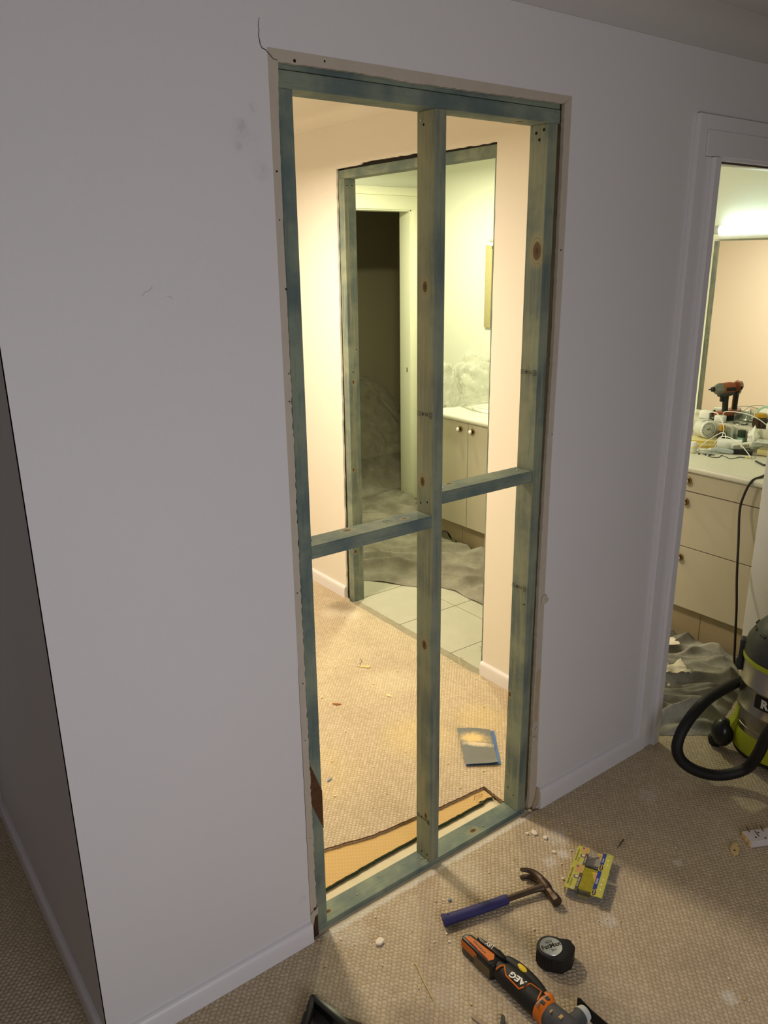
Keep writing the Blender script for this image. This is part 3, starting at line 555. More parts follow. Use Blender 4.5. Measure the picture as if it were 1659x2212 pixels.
# alarm clock
c=thing('alarm_clock','white alarm clock with round dial among the clutter','clock',(2.742,.655,.9118),math.atan2(-.80,-.60)+R(14))
# local +X faces the room
b=MB(); pr=[]
for i in range(24):
    a=2*PI*i/24; pr.append((.041*math.cos(a)*1.08,.043+.043*math.sin(a)))
pr=[(y,max(z,.002)) for y,z in pr]
prism(b,pr,'x',-.045,.012,.005,2); part('case',b,GREYW,c)
b=MB(); lathe(b,[(.042,0),(.0425,.006),(.039,.010),(.036,.0095)],40,T(.012,0,.044)@Ry(R(90)),cap=False); part('bezel',b,WHITE,c)
b=MB(); lathe(b,[(.0365,0),(.0365,.002)],36,T(.0125,0,.044)@Ry(R(90))); dial=part('dial',b,LABELP,c)
for h in range(1,13):
    a=R(90-30*h); text(str(h),dial,(.0150,.0285*math.cos(a),.044+.0285*math.sin(a)),(0,1,0),(0,0,1),.0105,INK,'numeral',.0001)
b=MB(); 
for ang,L,w in ((R(90-62),.017,.0014),(R(90-98),.024,.001)):
    M=T(.0154,0,.044)@Rx(ang); box(b,0,.0004,-.004,L,-w,w,0,M=M)
part('hands',b,INK,c,smooth=False)
b=MB(); box(b,-.030,.0,-.020,.020,.083,.090,.003); part('snooze_bar',b,GREYW,c)
b=MB(); box(b,-.028,-.010,.0425,.0445,.03,.058,.001); part('side_switch',b,CHAR,c)
# gold yellow box under the clock
y=thing('flat_box','flat yellow box lying under the alarm clock','box',(2.712,.655,CT),R(-58))
b=MB(); box(b,-.105,.075,-.055,.055,0,.033,.001,1); part('body',b,YBOX,y); b=MB(); box(b,-.103,.073,-.053,.053,.0325,.0338); part('top_panel',b,CREAM,y,smooth=False); b=MB(); box(b,-.1,.07,-.0556,-.0552,.01,.024); part('side_label',b,CREAM,y,smooth=False)
# pill bottle
p=thing('pill_bottle','small white pill bottle at the left end of the clutter','bottle',(2.537,.588,CT))
b=MB(); lathe(b,[(.014,0),(.0165,.002),(.0165,.027),(.013,.031),(.012,.033)],24); part('body',b,CREAM,p); b=MB(); lathe(b,[(.0145,.0325),(.0152,.034),(.0152,.052),(.0135,.0535)],24); part('cap',b,WHITE,p); b=MB(); lathe(b,[(.0168,.007),(.0168,.024)],24,cap=False); part('paper_label',b,LABELP,p)
# jars with gold lids
def jar(x,y,z,r,h,label,lidmat=GOLD,bodymat=BROWN):
    j=thing('jar',label,'jar',(x,y,z)); b=MB(); lathe(b,[(r*.9,0),(r,.004),(r,h*.62),(r*.80,h*.72),(r*.72,h*.74)],24); part('body',b,bodymat,j); b=MB(); lathe(b,[(r*.74,h*.735),(r*.78,h*.75),(r*.78,h*.985),(r*.7,h)],24); part('lid',b,lidmat,j); return j
jar(2.845,.438,LT+.0002,.034,.068,'dark jar with gold lid on the ledge')
jar(2.768,.585,CT,.019,.105,'dark bottle with gold cap behind the alarm clock')
# glass tumbler on ledge and clear jar on counter
def glass(x,y,z,r,h,label,name='tumbler'):
    t=thing(name,label,'glass',(x,y,z)); b=MB(); lathe(b,[(r*.9,.0),(r,.003),(r*1.02,h),(r*.94,h),(r*.9,.006),(.0005,.005)],28,cap=True); part('body',b,GLASS,t); return t
glass(2.852,.540,LT+.0002,.036,.055,'low ribbed clear glass on the ledge in front of the driver')
glass(2.768,.535,CT,.022,.10,'tall clear glass bottle behind the white roll','glass_bottle')
t=thing('bottle_cap','dark green cap beside the clear bottle','cap',(2.780,.488,CT)); b=MB(); lathe(b,[(.016,0),(.016,.078),(.0155,.08)],6); part('neck',b,GREENG,t); b=MB(); lathe(b,[(.0175,.060),(.018,.062),(.018,.092),(.016,.094)],20); part('cap',b,GREEND,t)
# pale green round dish leaning on the mirror
t=thing('round_compact','pale green round compact leaning against the mirror','compact',(2.893,.438,LT)); 
M=T(-.005,0,.052)@Ry(R(-72))@T(0,0,0); b=MB(); lathe(b,[(.040,-.012),(.047,-.010),(.047,.006),(.043,.009),(.036,.007),(.001,.006)],36,M); part('case',b,GREENG,t); b=MB(); lathe(b,[(.035,.0075),(.034,.0088)],32,M); part('inner_disc',b,WHITE,t)
# power adapters
def adapter(x,y,z,rz,label,sx=.05,sy=.034,sz=.032):
    t=thing('plug_adapter',label,'adapter',(x,y,z),rz); b=MB(); box(b,-sx/2,sx/2,-sy/2,sy/2,0,sz,.006,3); part('body',b,WHITE,t); b=MB(); 
    for q in (-.007,.007): box(b,sx/2-.001,sx/2+.016,q-.003,q+.003,sz*.45,sz*.55)
    part('pins',b,CHROME,t,smooth=False); return t
adapter(2.862,.735,LT+.0002,R(100),'square white power adapter on the ledge behind the clock',.055,.05,.038); adapter(2.822,.632,LT+.0002,R(96),'rounded white power adapter beside the driver battery',.05,.036,.034)
ad_=adapter(2.835,.378,LT+.0002,R(30),'white power adapter at the doorway end of the ledge',.05,.04,.03)
# white paper roll, silver tubes, tissue, clear box, dark case
t=thing('paper_roll','fat white roll lying in front of the glass bottle','roll',(2.722,.512,CT+.027),R(-62)); b=MB(); lathe(b,[(.027,-.055),(.027,.055),(.0225,.0555),(.0225,-.0555)],28,Ry(R(90))@Matrix.Identity(4),cap=False); part('paper',b,WHITE,t); b=MB(); lathe(b,[(.0222,-.054),(.0222,.054)],20,Ry(R(90))); part('core',b,CHAR,t)
t=thing('squeeze_tube','silver tube with barcode label propped on the dark case','tube',(2.690,.436,CT+.032),R(-62)); M=T(.02,0,.010)@Ry(R(-12)); b=MB(); tube(b,[(-.075,0,0),(.075,0,0)],.0145,20,M=M); part('body',b,SILV,t); b=MB(); tube(b,[(-.06,0,0),(.03,0,0)],.0148,20,cap=False,M=M); lb=part('paper_label',b,LABELP,t)
b=MB(); 
for i in range(9): box(b,-.052+i*.0035,-.0505+i*.0035,-.0152,-.0146,-.006,.008,M=M)
for i in range(5): box(b,-.012+i*.006,-.009+i*.006,-.0152,-.0146,-.006,.007,M=M)
part('barcode',b,DKGREY,lb,smooth=False)
t=thing('squeeze_tube','crumpled silver foil tube lying flat at the front of the clutter','tube',(2.632,.498,CT+.012),R(-66)); b=MB(); tube(b,[(-.045,0,0),(-.02,0,.002),(.02,0,.0),(.05,0,-.002),(.056,0,-.002)],[.010,.0125,.0125,.011,.006],14,sy=1.2); part('body',b,SILV,t); b=MB(); tube(b,[(-.058,0,0),(-.045,0,0)],.008,12); part('cap',b,WHITE,t)
t=thing('tissue_wad','crumpled white tissue standing behind the silver tube','tissue',(2.774,.425,CT)); b=MB()
q=bmesh.new(); bmesh.ops.create_icosphere(q,subdivisions=3,radius=1)
for v in q.verts:
    n=noise.noise(v.co*2.1+Vector((3,1,4))); v.co*=.75+.55*abs(n); v.co.z*=1.5+.4*noise.noise(v.co*1.7)
bmesh.ops.transform(q,matrix=T(0,0,.062)@Matrix.Diagonal((.022,.030,.036,1)),verts=q.verts); join(b,q); part('tissue',b,WHITE,t,ang=20)
t=thing('clear_box','clear plastic box at the doorway end of the worktop','box',(2.748,.340,CT),R(-75)); b=MB(); box(b,-.045,.045,-.035,.035,0,.062,.003); part('body',b,CLEARP,t); b=MB(); box(b,-.046,.046,-.036,.036,.062,.068,.002); part('lid',b,GREYW,t); b=MB(); box(b,-.035,.035,-.026,.026,.003,.03,.003); part('contents',b,CREAM,t)
t=thing('glasses_case','black case under the silver tube','case',(2.690,.425,CT),R(-62)); b=MB(); box(b,-.060,.045,-.020,.020,0,.019,.006,3); part('body',b,BLACKG,t); b=MB(); box(b,-.061,.046,-.0205,.0205,.0085,.0098,.0005,1); part('seam',b,CHAR,t)
t=thing('photo_card','brown printed card leaning at the left end of the ledge','card',(2.795,.800,CT+.0005),R(18)); b=MB(); box(b,-.004,.0,-.035,.035,0,.085,.0008,1,M=Ry(R(-16))@T(0,0,0)); part('card',b,plain('printed_card',(178,140,110),.5,0,.35,60),t)
t=thing('toothbrush','pale plastic stick lying in front of the flat box','stick',(2.615,.565,CT+.004),R(-64)); b=MB(); tube(b,[(-.06,0,0),(.0,0,.001),(.07,0,0)],[.003,.004,.003],8); part('handle',b,WHITE,t); b=MB(); box(b,-.062,-.036,-.004,.004,.002,.010,.001); part('bristles',b,GREYW,t)
t=thing('metal_clip','silver metal clip lying among the screws','clip',(2.583,.520,CT+.003),R(-50)); b=MB(); box(b,-.03,.03,-.006,.006,-.003,.003,.001); part('body',b,SILV,t); b=MB(); tube(b,[(-.02,0,.003),(-.01,0,.010),(.015,0,.006)],.0015,6); part('spring',b,CHROME,t)
for i,(x,yy,a) in enumerate(((2.528,.548,20),(2.535,.520,65),(2.548,.505,10),(2.560,.492,120))):
    t=thing('screw',['small dark screw farthest left on the worktop','second small dark screw from the left on the worktop','small dark screw touching the coiled dark cord','small dark screw beside the silver metal clip'][i],'screw',(x,yy,CT+.003),R(a)); b=MB(); tube(b,[(0,0,0),(.020,0,0),(.024,0,0)],[.002,.0018,.0003],8); lathe(b,[(.002,0),(.0045,-.002),(.0045,-.003)],10,Ry(R(90))); part('screw',b,SCREWM,t)
def cord(name,pts,r,mat,label,cat='cord',n=8,k=8): 
    b=MB(); tube(b,spline(pts,k),r,n); o=part(name,b,mat,None,ang=60); return tag(o,label,cat)
cord('charger_cord',[(2.845,.632,1.01),(2.80,.595,1.045),(2.80,.50,1.05),(2.80,.43,1.035),(2.815,.385,1.005)],.0022,WHITE,'white cord arching over the glass on the ledge')
cord('charger_cord',[(2.85,.715,1.018),(2.78,.63,1.035),(2.735,.565,1.0),(2.73,.555,.95),(2.69,.56,.90),(2.66,.545,.882),(2.70,.52,.885),(2.735,.548,.95),(2.72,.575,.945),(2.66,.61,.90),(2.60,.60,.884),(2.57,.585,.881)],.0022,WHITE,'tangled white cord looping in front of the clock dial')
cord('charger_cord',[(2.68,.565,.905),(2.69,.545,.94),(2.685,.50,.948),(2.66,.43,.935),(2.64,.37,.90),(2.625,.345,.882)],.002,WHITE,'thin white cord crossing over the paper roll and silver tube')
cord('charger_cord',[(2.55,.60,.882),(2.565,.55,.8805),(2.60,.52,.8805),(2.62,.50,.8805)],.0018,GREYW,'pale cord lying from the pill bottle to the foil tube')
cord('earphone_cord',[(2.548,.500,.8795),(2.525,.500,.8795),(2.520,.475,.8795),(2.54,.455,.8795),(2.565,.462,.8795),(2.585,.465,.8795),(2.57,.43,.8795),(2.555,.41,.8795),(2.58,.398,.8795),(2.62,.395,.8795),(2.625,.372,.8795)],.0016,CHAR,'thin dark cord coiled on the front of the worktop')
t=thing('plug','tiny cream plug at the end of the dark cord','plug',(2.63,.362,CT+.005),R(-60)); b=MB(); box(b,-.009,.009,-.006,.006,-.005,.005,.002); part('body',b,CREAM,t); b=MB(); tube(b,[(.008,0,0),(.019,0,0)],.0025,8); part('pin',b,CHROME,t)
t=thing('phone','thin dark slab at the doorway end of the worktop','phone',(2.602,.262,CT+.0005),R(-35)); b=MB(); box(b,-.035,.03,-.05,.03,0,.008,.003); part('body',b,CHAR,t); b=MB(); box(b,-.03,.025,-.045,.025,.008,.0084); part('screen',b,GREYW,t,smooth=False)
cord('power_cord',[(2.72,.28,.905),(2.60,.235,.90),(2.45,.16,.888),(2.36,.142,.884),(2.305,.158,.868),(2.292,.178,.80),(2.285,.183,.73),(2.262,.158,.60),(2.235,.130,.45),(2.205,.098,.33),(2.175,.068,.18),(2.162,.05,.10),(2.19,.025,.075),(2.17,-.06,.085),(2.06,-.19,.09),(1.95,-.28,.10)],.0052,CABLE,'dark power cord running from the vacuum up onto the worktop','cord',10)
# ------------------------------------------------------------------ crumpled plastic and cloths
def crumple(b,c,r,sc,seed,sub=5,amp=.28,zmin=None):
    q=bmesh.new(); bmesh.ops.create_icosphere(q,subdivisions=sub,radius=1); o=Vector((seed*3.1,seed*1.7,seed*.9))
    for v in q.verts:
        p=v.co.copy(); n=0; a=1.
        for f in (1.2,2.5,5.0,10.): n+=a*(2.2*abs(noise.noise(p*f+o+Vector((0,0,p.z*.6))))); a*=.42
        v.co=p*(1+amp*(n-.75))
    bmesh.ops.transform(q,matrix=T(*c)@Matrix.Diagonal((r*sc[0],r*sc[1],r*sc[2],1)),verts=q.verts)
    if zmin is not None:
        for v in q.verts: v.co.z=max(v.co.z,zmin)
    join(b,q)
def bag(name,label,parts,cat='plastic bag'):
    b=MB()
    for a in parts: crumple(b,*a)
    o=part(name,b,PLAS,None,ang=60); tag(o,label,cat); return o
bag('plastic_bag','bulging clear plastic bag on the far end of the worktop',[((2.585,2.135,1.075),.165,(.80,.92,.98),1,5,.20,.896)])
bag('plastic_bag','upper bundle of clear plastic piled against the farther mirror',[((2.835,2.12,1.185),.105,(.80,.90,1.85),2,5,.22,.987)])
b=MB(); crumple(b,(2.50,2.36,1.00),.13,(.8,.8,1.15),3,5,.24); crumple(b,(2.40,2.335,.84),.08,(.8,.55,1.4),6,4,.22)
o=part('plastic_sheet',b,PLAS,None,ang=60); tag(o,'clear plastic sheet spilling over the worktop end beside the centre stud','plastic sheet')
def sheet(name,label,fn,nu,nv,mat,cat,th=.0,parent=None):
    b=MB(); V=[[b.verts.new(fn(i/nu,j/nv)) for j in range(nv+1)] for i in range(nu+1)]
    for i in range(nu):
        for j in range(nv): b.faces.new((V[i][j],V[i+1][j],V[i+1][j+1],V[i][j+1]))
    bmesh.ops.recalc_face_normals(b,faces=b.faces[:])
    if sum(f.normal.z for f in b.faces)<0: bmesh.ops.reverse_faces(b,faces=b.faces[:])
    o=part(name,b,mat,parent,ang=80); 
    if label: tag(o,label,cat)
    return o
def ridged(p,f,oct=4,gain=.5):
    n=0;a=1;t=0
    for _ in range(oct):
        n+=a*min(1,abs(noise.noise(p*f))*2.4); t+=a; a*=gain; f*=2.05
    return n/t
FR=[(1.43,2.03),(1.5567,1.9762),(1.6394,1.8695),(1.7361,1.7125),(1.8413,1.6212),(1.868,1.5376),(1.8588,1.4169),(1.86,1.30),(1.95,1.1),(2.1,1.0),(2.37,.98)]
def fr(u):
    t=u*(len(FR)-1); i=min(int(t),len(FR)-2); f=t-i; return Vector((FR[i][0]*(1-f)+FR[i+1][0]*f,FR[i][1]*(1-f)+FR[i+1][1]*f,0))
BK=[(1.45,3.05),(1.8,3.085),(2.15,3.09),(2.5,3.09),(2.74,3.07),(2.76,2.8),(2.62,2.42),(2.378,2.22),(2.378,1.9),(2.378,1.5),(2.38,1.05)]
def bk(u):
    t=u*(len(BK)-1); i=min(int(t),len(BK)-2); f=t-i; return Vector((BK[i][0]*(1-f)+BK[i+1][0]*f,BK[i][1]*(1-f)+BK[i+1][1]*f,0))
def folds(p,sc):
    al=p.x*.80-p.y*.60; ac=p.x*.60+p.y*.80; w=noise.noise(Vector((al*2.2,ac*2.2,.7))*sc); w2=noise.noise(Vector((al*4.5,ac*5.,4.1))*sc)
    t=ac*19.*sc+2.6*w+.9*w2; r1=max(0,1.07-math.sqrt(math.sin(t)**2+.03))**1.3; m1=.35+.65*min(1,max(0,.5+1.4*noise.noise(Vector((al*2.8,ac*6.,9.))*sc)))
    t2=ac*34.*sc+al*9.*sc+3.0*w2+2.*w; r2=max(0,1.07-math.sqrt(math.sin(t2)**2+.04))**1.4; m2=min(1,max(0,.35+1.6*noise.noise(Vector((al*4.,ac*6.,2.))*sc)))
    b=.5+.5*noise.noise(Vector((al*1.6,ac*2.6,6.))*sc)
    return .75*r1*m1+.38*r2*m2+.30*b
def clothfn(u,v):
    p=fr(u).lerp(bk(u),v**.9); q=Vector((p.x*.55+p.y*.45,(p.y-p.x)*1.6,0)) # folds run along the front hem
    d=(p.x-1.42)
    h=folds(p,1.); e=min(1,v*9)*min(1,(1-v)*12)*min(1,u*14+.2)*min(1,(1-u)*14)
    p.x+=.012*noise.noise(p*9)*e; p.y+=.016*noise.noise(p*7+Vector((5,1,2)))
    p.z=.0125+.006*(.5+.5*math.sin(u*40))*(1-e)+e*(.003+.082*h)+.003*ridged(p,9.,2,.5)*e+.002*noise.noise(p*22)*e
    if p.y<2.31: p.x=min(p.x,2.384)
    return p
sheet('drop_cloth','wrinkled beige canvas drop cloth on the bathroom tiles','',1,1,CLOTH,'drop cloth') if False else None
sheet('drop_cloth','wrinkled beige canvas drop cloth on the tiles beyond both stud frames',clothfn,260,220,CLOTH,'drop cloth')
def cloth2(u,v):
    # u along the doorway, v into the bathroom
    a=Vector((1.509,.02,0)).lerp(Vector((1.96,-.33,0)),u); 
    if u<.45: a=Vector((1.509,.030-.02*math.sin(u*9),0)).lerp(Vector((1.70,-.14,0)),u/.45)
    else: a=Vector((1.70,-.14,0)).lerp(Vector((2.12,-.02,0)),(u-.45)/.55)
    c=Vector((2.36,.60,0)).lerp(Vector((2.365,.16,0)),(u-.4)/.6) if u>.4 else Vector((1.5,.95,0)).lerp(Vector((2.36,.60,0)),u/.4)
    p=a.lerp(c,v); e=min(1,v*8)*min(1,(1-v)*9)*min(1,u*10+.15)*min(1,(1-u)*8)
    q=Vector((p.x*1.0-p.y*.2,p.x*.75+p.y*1.0,0)); q=Vector((q.x*.55,q.y*1.5,1.3))
    h=folds(p+Vector((.37,.2,0)),1.55); fl=1-.45*math.exp(-((v-.62)**2)/.03)
    base=.0235+(.0*(v))
    p.z=base+e*(.003+.085*fl*h)+.0015*noise.noise(p*25)*e
    p.x=min(p.x,2.386)
    if p.y>-.02 and p.y<.10: p.x=min(max(p.x,1.506),2.288)
    return p
sheet('drop_cloth','dirty grey drop cloth bunched in the bathroom doorway behind the vacuum',cloth2,230,200,CLOTH2,'drop cloth')
def darkfn(u,v):
    x=2.15+1.45*u; yy=3.30+1.05*v; p=Vector((x,yy,0)); bell=math.exp(-((u-.62)**2)/.16)
    p.z=.014+bell*.72*min(1,v*1.35)**1.2+.16*max(0,ridged(p+Vector((2,4,1)),2.0,4,.5))*(.3+.7*min(1,v*2.5)); return p
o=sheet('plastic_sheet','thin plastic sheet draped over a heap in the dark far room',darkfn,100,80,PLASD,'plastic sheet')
def darkcl(u,v):
    p=Vector((1.999+.789*u,2.97+.52*v,0)); p.z=.0125+.055*max(0,ridged(p+Vector((1,2,9)),3.,4,.5))**1.4*min(1,v*4+.2); return p
sheet('drop_cloth','crumpled pale cloth on the floor of the dark far room',darkcl,80,40,CLOTH,'drop cloth')
def cz(x,y):
    best=9;z=0
    for i in range(60):
        for j in range(60):
            p=cloth2(i/60,j/60); dd=(p.x-x)**2+(p.y-y)**2
            if dd<.0012: z=max(z,p.z)
    return z+.004
# paper scraps on the doorway cloth
def scrap(name,label,c,sz,rz,mat,cat,seed,h=.02):
    rng=random.Random(seed); 
    def fn(u,v):
        x=(u-.5)*sz[0]; yy=(v-.5)*sz[1]; p=Vector((x*(1+.2*noise.noise(Vector((v*3,seed,0)))),yy*(1+.25*noise.noise(Vector((u*3,seed,5)))),0)); 
        p.z=h*(.5+noise.noise(Vector((u*2.2,v*2.2,seed))))+.25*h*noise.noise(Vector((u*7,v*7,seed))); p.z=max(p.z,0)
        return (T(*c)@Rz(rz))@p
    return sheet(name,label,fn,14,14,mat,cat)
scrap('plaster_offcut','flat cream plasterboard scrap by the vanity kick',(2.10,.415,cz(2.10,.415)),(.22,.07),R(-35),PLAST,'scrap',3,.012)
scrap('crumpled_paper','crumpled cream paper on the doorway drop cloth',(1.93,.205,cz(1.93,.205)),(.13,.10),R(-30),PLAST,'paper',5,.035)
t=part('plaster_nub',ball(MB(),(1.85,.16,cz(1.85,.16)),.007,1),PLAST,None); tag(t,'white plaster nub on the doorway drop cloth','crumb')
# ------------------------------------------------------------------ claw hammer
h=thing('claw_hammer','rusty steel claw hammer with a blue rubber grip lying on the carpet','hammer',(.45,-.25,ZC))
hz=.041
b=MB(); tube(b,spline([(.282,-.1955,.0375),(.289,-.1985,.0385),(.300,-.2025,.0385),(.34,-.2135,.0385),(.39,-.2275,.0385),(.43,-.2375,.0385),(.472,-.2475,.0385),(.4775,-.2490,.0385)],3),[.0135,.0145,.0145,.0140,.0135,.0130,.0128,.0127,.0125,.0125,.0125,.0125,.0123,.0122,.0120,.0120,.0118,.0116,.0114,.0112,.0110,.0095][:22],18,sy=1.34,up=(0,0,1)); part('grip',b,NAVY,h,world=True)
b=MB()
for i in range(11):
    for j in (-1,1):
        p=Vector((.315+i*.0135,-.2065-i*.0037+j*.008,.0497-.0001*i)); ball(b,p,.0016,1,(1.6,.6,.5))
part('grip_dimples',b,NAVY,h,world=True)
b=MB(); lathe(b,[(.0022,0),(.0022,.0008)],10,T(.2995,-.1965,.0524)); part('hang_hole',b,INK,h,world=True)
b=MB(); tube(b,spline([(.4705,-.247,.0385),(.52,-.2605,.0395),(.565,-.2735,hz),(.592,-.282,hz)],4),[.0080,.0079,.0078,.0077,.0077,.0077,.0078,.0080,.0084,.0090,.0100,.0115,.0125],16,sy=1.3,up=(0,0,1)); part('shaft',b,RUST,h,world=True)
b=MB(); tube(b,[(.6045,-.2555,hz),(.6035,-.268,hz),(.5995,-.284,hz),(.5955,-.297,hz),(.5935,-.302,hz)],[.0125,.0155,.0165,.0150,.0125],12,sy=.92,up=(0,0,1))
hd=part('head',b,RUST,h,world=True)
b=MB(); tube(b,[(.5945,-.299,hz),(.5885,-.318,hz),(.5870,-.3225,hz),(.5850,-.329,hz),(.5800,-.345,hz),(.5792,-.3475,hz)],[.0125,.0125,.0140,.0160,.0160,.0138],8,up=(0,0,1)); part('striking_face',b,RUST,hd,world=True)
for s in (-1,1):
    b=MB(); tube(b,spline([(.6035,-.266,hz+s*.0055),(.6055,-.250,hz+s*.0065),(.6035,-.234,hz+s*.0085),(.5965,-.2195,hz+s*.0110),(.5855,-.2095,hz+s*.0130),(.5770,-.2055,hz+s*.0140)],3),[.0105,.0103,.0101,.0099,.0096,.0092,.0088,.0083,.0078,.0073,.0069,.0064,.0060,.0056,.0052,.0048],8,sy=1.05,up=(0,0,1)); part('claw',b,RUST,hd,world=True)
# ------------------------------------------------------------------ oscillating multi tool
m=thing('multi_tool','black and orange cordless multi tool lying at the front','power tool',(.287,-.290,ZC),R(-90))
b=MB(); prism(b,[(.0,-.020),(.006,-.026),(.112,-.027),(.120,-.018),(.120,.012),(.108,.017),(.012,.004),(.0,-.008)],'z',.0012,.050,.005,3); bt=part('battery',b,BLACKG,m)
b=MB(); prism(b,[(.008,-.018),(.100,-.021),(.106,-.006),(.096,.006),(.016,-.004)],'z',.0500,.0516,.0006,1); part('orange_label',b,ORANGE,bt)
b=MB(); prism(b,[(.004,-.0262),(.060,-.0275),(.064,-.0275),(.050,-.0265)],'z',.024,.046,.001,1); part('orange_label',b,ORANGE,bt)
b=MB(); box(b,.055,.112,-.0285,-.0262,.008,.036,.0008,1); part('battery_window',b,plain('smoky_window',(96,84,60),.3),bt)
b=MB(); box(b,.026,.058,-.0195,-.0170,.0512,.0522); box(b,.062,.096,-.0202,-.0177,.0512,.0522); part('label_slot',b,RED,bt,smooth=False)
b=MB()
for i in range(9): box(b,.034+i*.0052,.0372+i*.0052,-.011-i*.0003,-.006-i*.0003,.0514,.0519)
part('label_print',b,DKGREY,bt,smooth=False)
b=MB(); prism(b,[(.030,.006),(.040,.012),(.044,.012),(.100,.024),(.122,.022),(.126,.012),(.112,.008),(.050,.002)],'z',.004,.056,.003,2); la=part('battery_latch',b,BLACKG,m)
text('18V',la,(.071,.0125,.0562),(-1,-.18,0),(.18,-1,0),.0155,INKW)
b=MB(); tube(b,[(.098,-.002,.029),(.112,-.002,.0290),(.128,-.002,.0285),(.140,.000,.0285),(.170,.001,.0290),(.21,.001,.0300),(.25,.001,.0305),(.262,.001,.0300)],[.018,.0205,.0230,.0265,.0285,.0290,.0290,.0285],24,sy=1.0,up=(0,0,1)); bd=part('body',b,BLACK,m)
text('AEG',bd,(.186,-.004,.0584),(-1,-.16,0),(.16,-1,0),.0235,INKW,bold=.035)
def on_body(a,bb,r=.0292): return (a,bb,.0298+math.sqrt(max(r*r-(bb-.001)**2,0)))
tr=[(.128,-.020),(.132,-.010),(.138,-.002),(.160,-.017),(.205,-.0185),(.213,-.008),(.214,.004),(.216,.012),(.244,.019),(.250,.008),(.258,-.010)]
b=MB(); P=[]
for (a0,b0),(a1,b1) in zip(tr,tr[1:]):
    for i in range(4): P.append(on_body(a0+(a1-a0)*i/4,b0+(b1-b0)*i/4,.0272 if a0<.16 else .0292))
P.append(on_body(*tr[-1])); tube(b,P,.0021,6); part('orange_trim',b,ORANGE,m)
b=MB(); box(b,.2115,.2145,-.010,.004,.0575,.0610,.0006,1); part('trim_print',b,INK,m,smooth=False)
b=MB(); tube(b,spline([(.116,.028,.030),(.122,.030,.032),(.15,.034,.034),(.19,.036,.034),(.23,.034,.033),(.262,.026,.031)],3),[.008,.0125,.0135,.0145,.015,.0155,.0160,.0160,.0160,.0155,.0150,.0140,.0125,.0115,.0105,.010],16,up=(0,0,1)); tg=part('trigger_housing',b,BLACK,m)
b=MB(); ball(b,(.166,.0345,.0445),.010,3,(2.1,.85,.75)); part('switch',b,YELL,m,label='yellow slide switch')
b=MB(); tube(b,[(.112,.028,.0300),(.1165,.029,.0315),(.124,.030,.0325)],[.006,.0118,.0138],14,up=(0,0,1)); part('rear_cap',b,ORANGE,m)
b=MB(); tube(b,[(.246,.030,.036),(.258,.030,.036),(.272,.022,.035),(.28,.018,.033)],[.010,.014,.013,.008],12); part('guard',b,ORANGE,m)
b=MB(); tube(b,[(.258,.002,.0305),(.262,.002,.0305),(.280,.003,.0305),(.284,.003,.0305)],[.0290,.0312,.0312,.0290],28,up=(0,0,1)); part('collar',b,ORANGE,m)
b=MB()
for bb in (-.006,.010): box(b,.2655,.2765,bb-.0045,bb+.0045,.0595 if bb<0 else .0590,.0622,.0006,1)
part('collar_vent',b,CHAR,m)
b=MB(); box(b,.263,.2665,-.022,.018,.052,.0618,.001,1); part('collar_window',b,plain('dusty_clear',(150,140,128),.4),m)
b=MB(); tube(b,[(.282,.003,.0305),(.300,.004,.031),(.322,.006,.031),(.344,.010,.0305),(.362,.014,.030),(.370,.016,.030)],[.0280,.0292,.0292,.0280,.0235,.015],24,up=(0,0,1)); part('gearbox',b,DUSTY,m)
b=MB(); box(b,.318,.326,-.006,.006,.058,.0615,.001,1); box(b,.296,.30,-.012,-.002,.0575,.0615,.001,1); part('orange_tab',b,CARDO,m)
b=MB(); tube(b,[(.338,.008,.030),(.336,.03,.029),(.334,.050,.028),(.333,.062,.028)],[.026,.0225,.0200,.0190],20,up=(0,0,1)); part('spindle_neck',b,DUSTY,m)
b=MB(); 
for i in range(4): tube(b,[(.333,.0605+i*.0042,.028),(.333,.0638+i*.0042,.028)],[.0215-.001*i]*2,24)
part('ribbed_collar',b,GREYW,m,label='pale ribbed collar')
b=MB(); tube(b,[(.333,.076,.028),(.333,.082,.028)],.012,12); part('clamp_bolt',b,BLACK,m)
b=MB(); prism(b,[(.305,.010),(.312,.004),(.345,.010),(.40,.012),(.41,.016),(.41,.045),(.40,.049),(.345,.047),(.312,.052),(.305,.046)],'z',.0,.0022,.0006,1,M=T(0,.0815,0)@Rx(R(90))@T(0,0,0)); part('blade',b,BLACK,m)
# ------------------------------------------------------------------ tape measure
t=thing('tape_measure','black tape measure with round silver face lying on the carpet','tape measure',(.43,-.456,ZC),R(-18))
cx,cy=.4285,-.4560
out=[(cx+.0375*math.cos(R(a)),cy+.0375*math.sin(R(a))) for a in range(35,236,12)]
poly=out+[(.4125,-.4955),(.4200,-.5035),(.4520,-.5080),(.4780,-.4950),(.4810,-.4890),(.4815,-.4820),(.4860,-.4740),(.4835,-.4660),(.4700,-.4530),(.4650,-.4430)]
b=MB(); prism(b,poly,'z',ZC+.0008,.0705,.0055,3); bd=part('case',b,BLACK,t,world=True)
b=MB()
for i in range(9):
    a=R(150+i*11); tube(b,[(cx+.0378*math.cos(a),cy+.0378*math.sin(a),ZC+.006),(cx+.0378*math.cos(a),cy+.0378*math.sin(a),.064)],.0016,6)
for i in range(4): tube(b,[(.486-.0062*i,-.474+.0072*i-.002,ZC+.008),(.486-.0062*i,-.474+.0072*i-.002,.062)],.0018,6)
part('grip_ribs',b,BLACK,bd,world=True,kind='stuff')
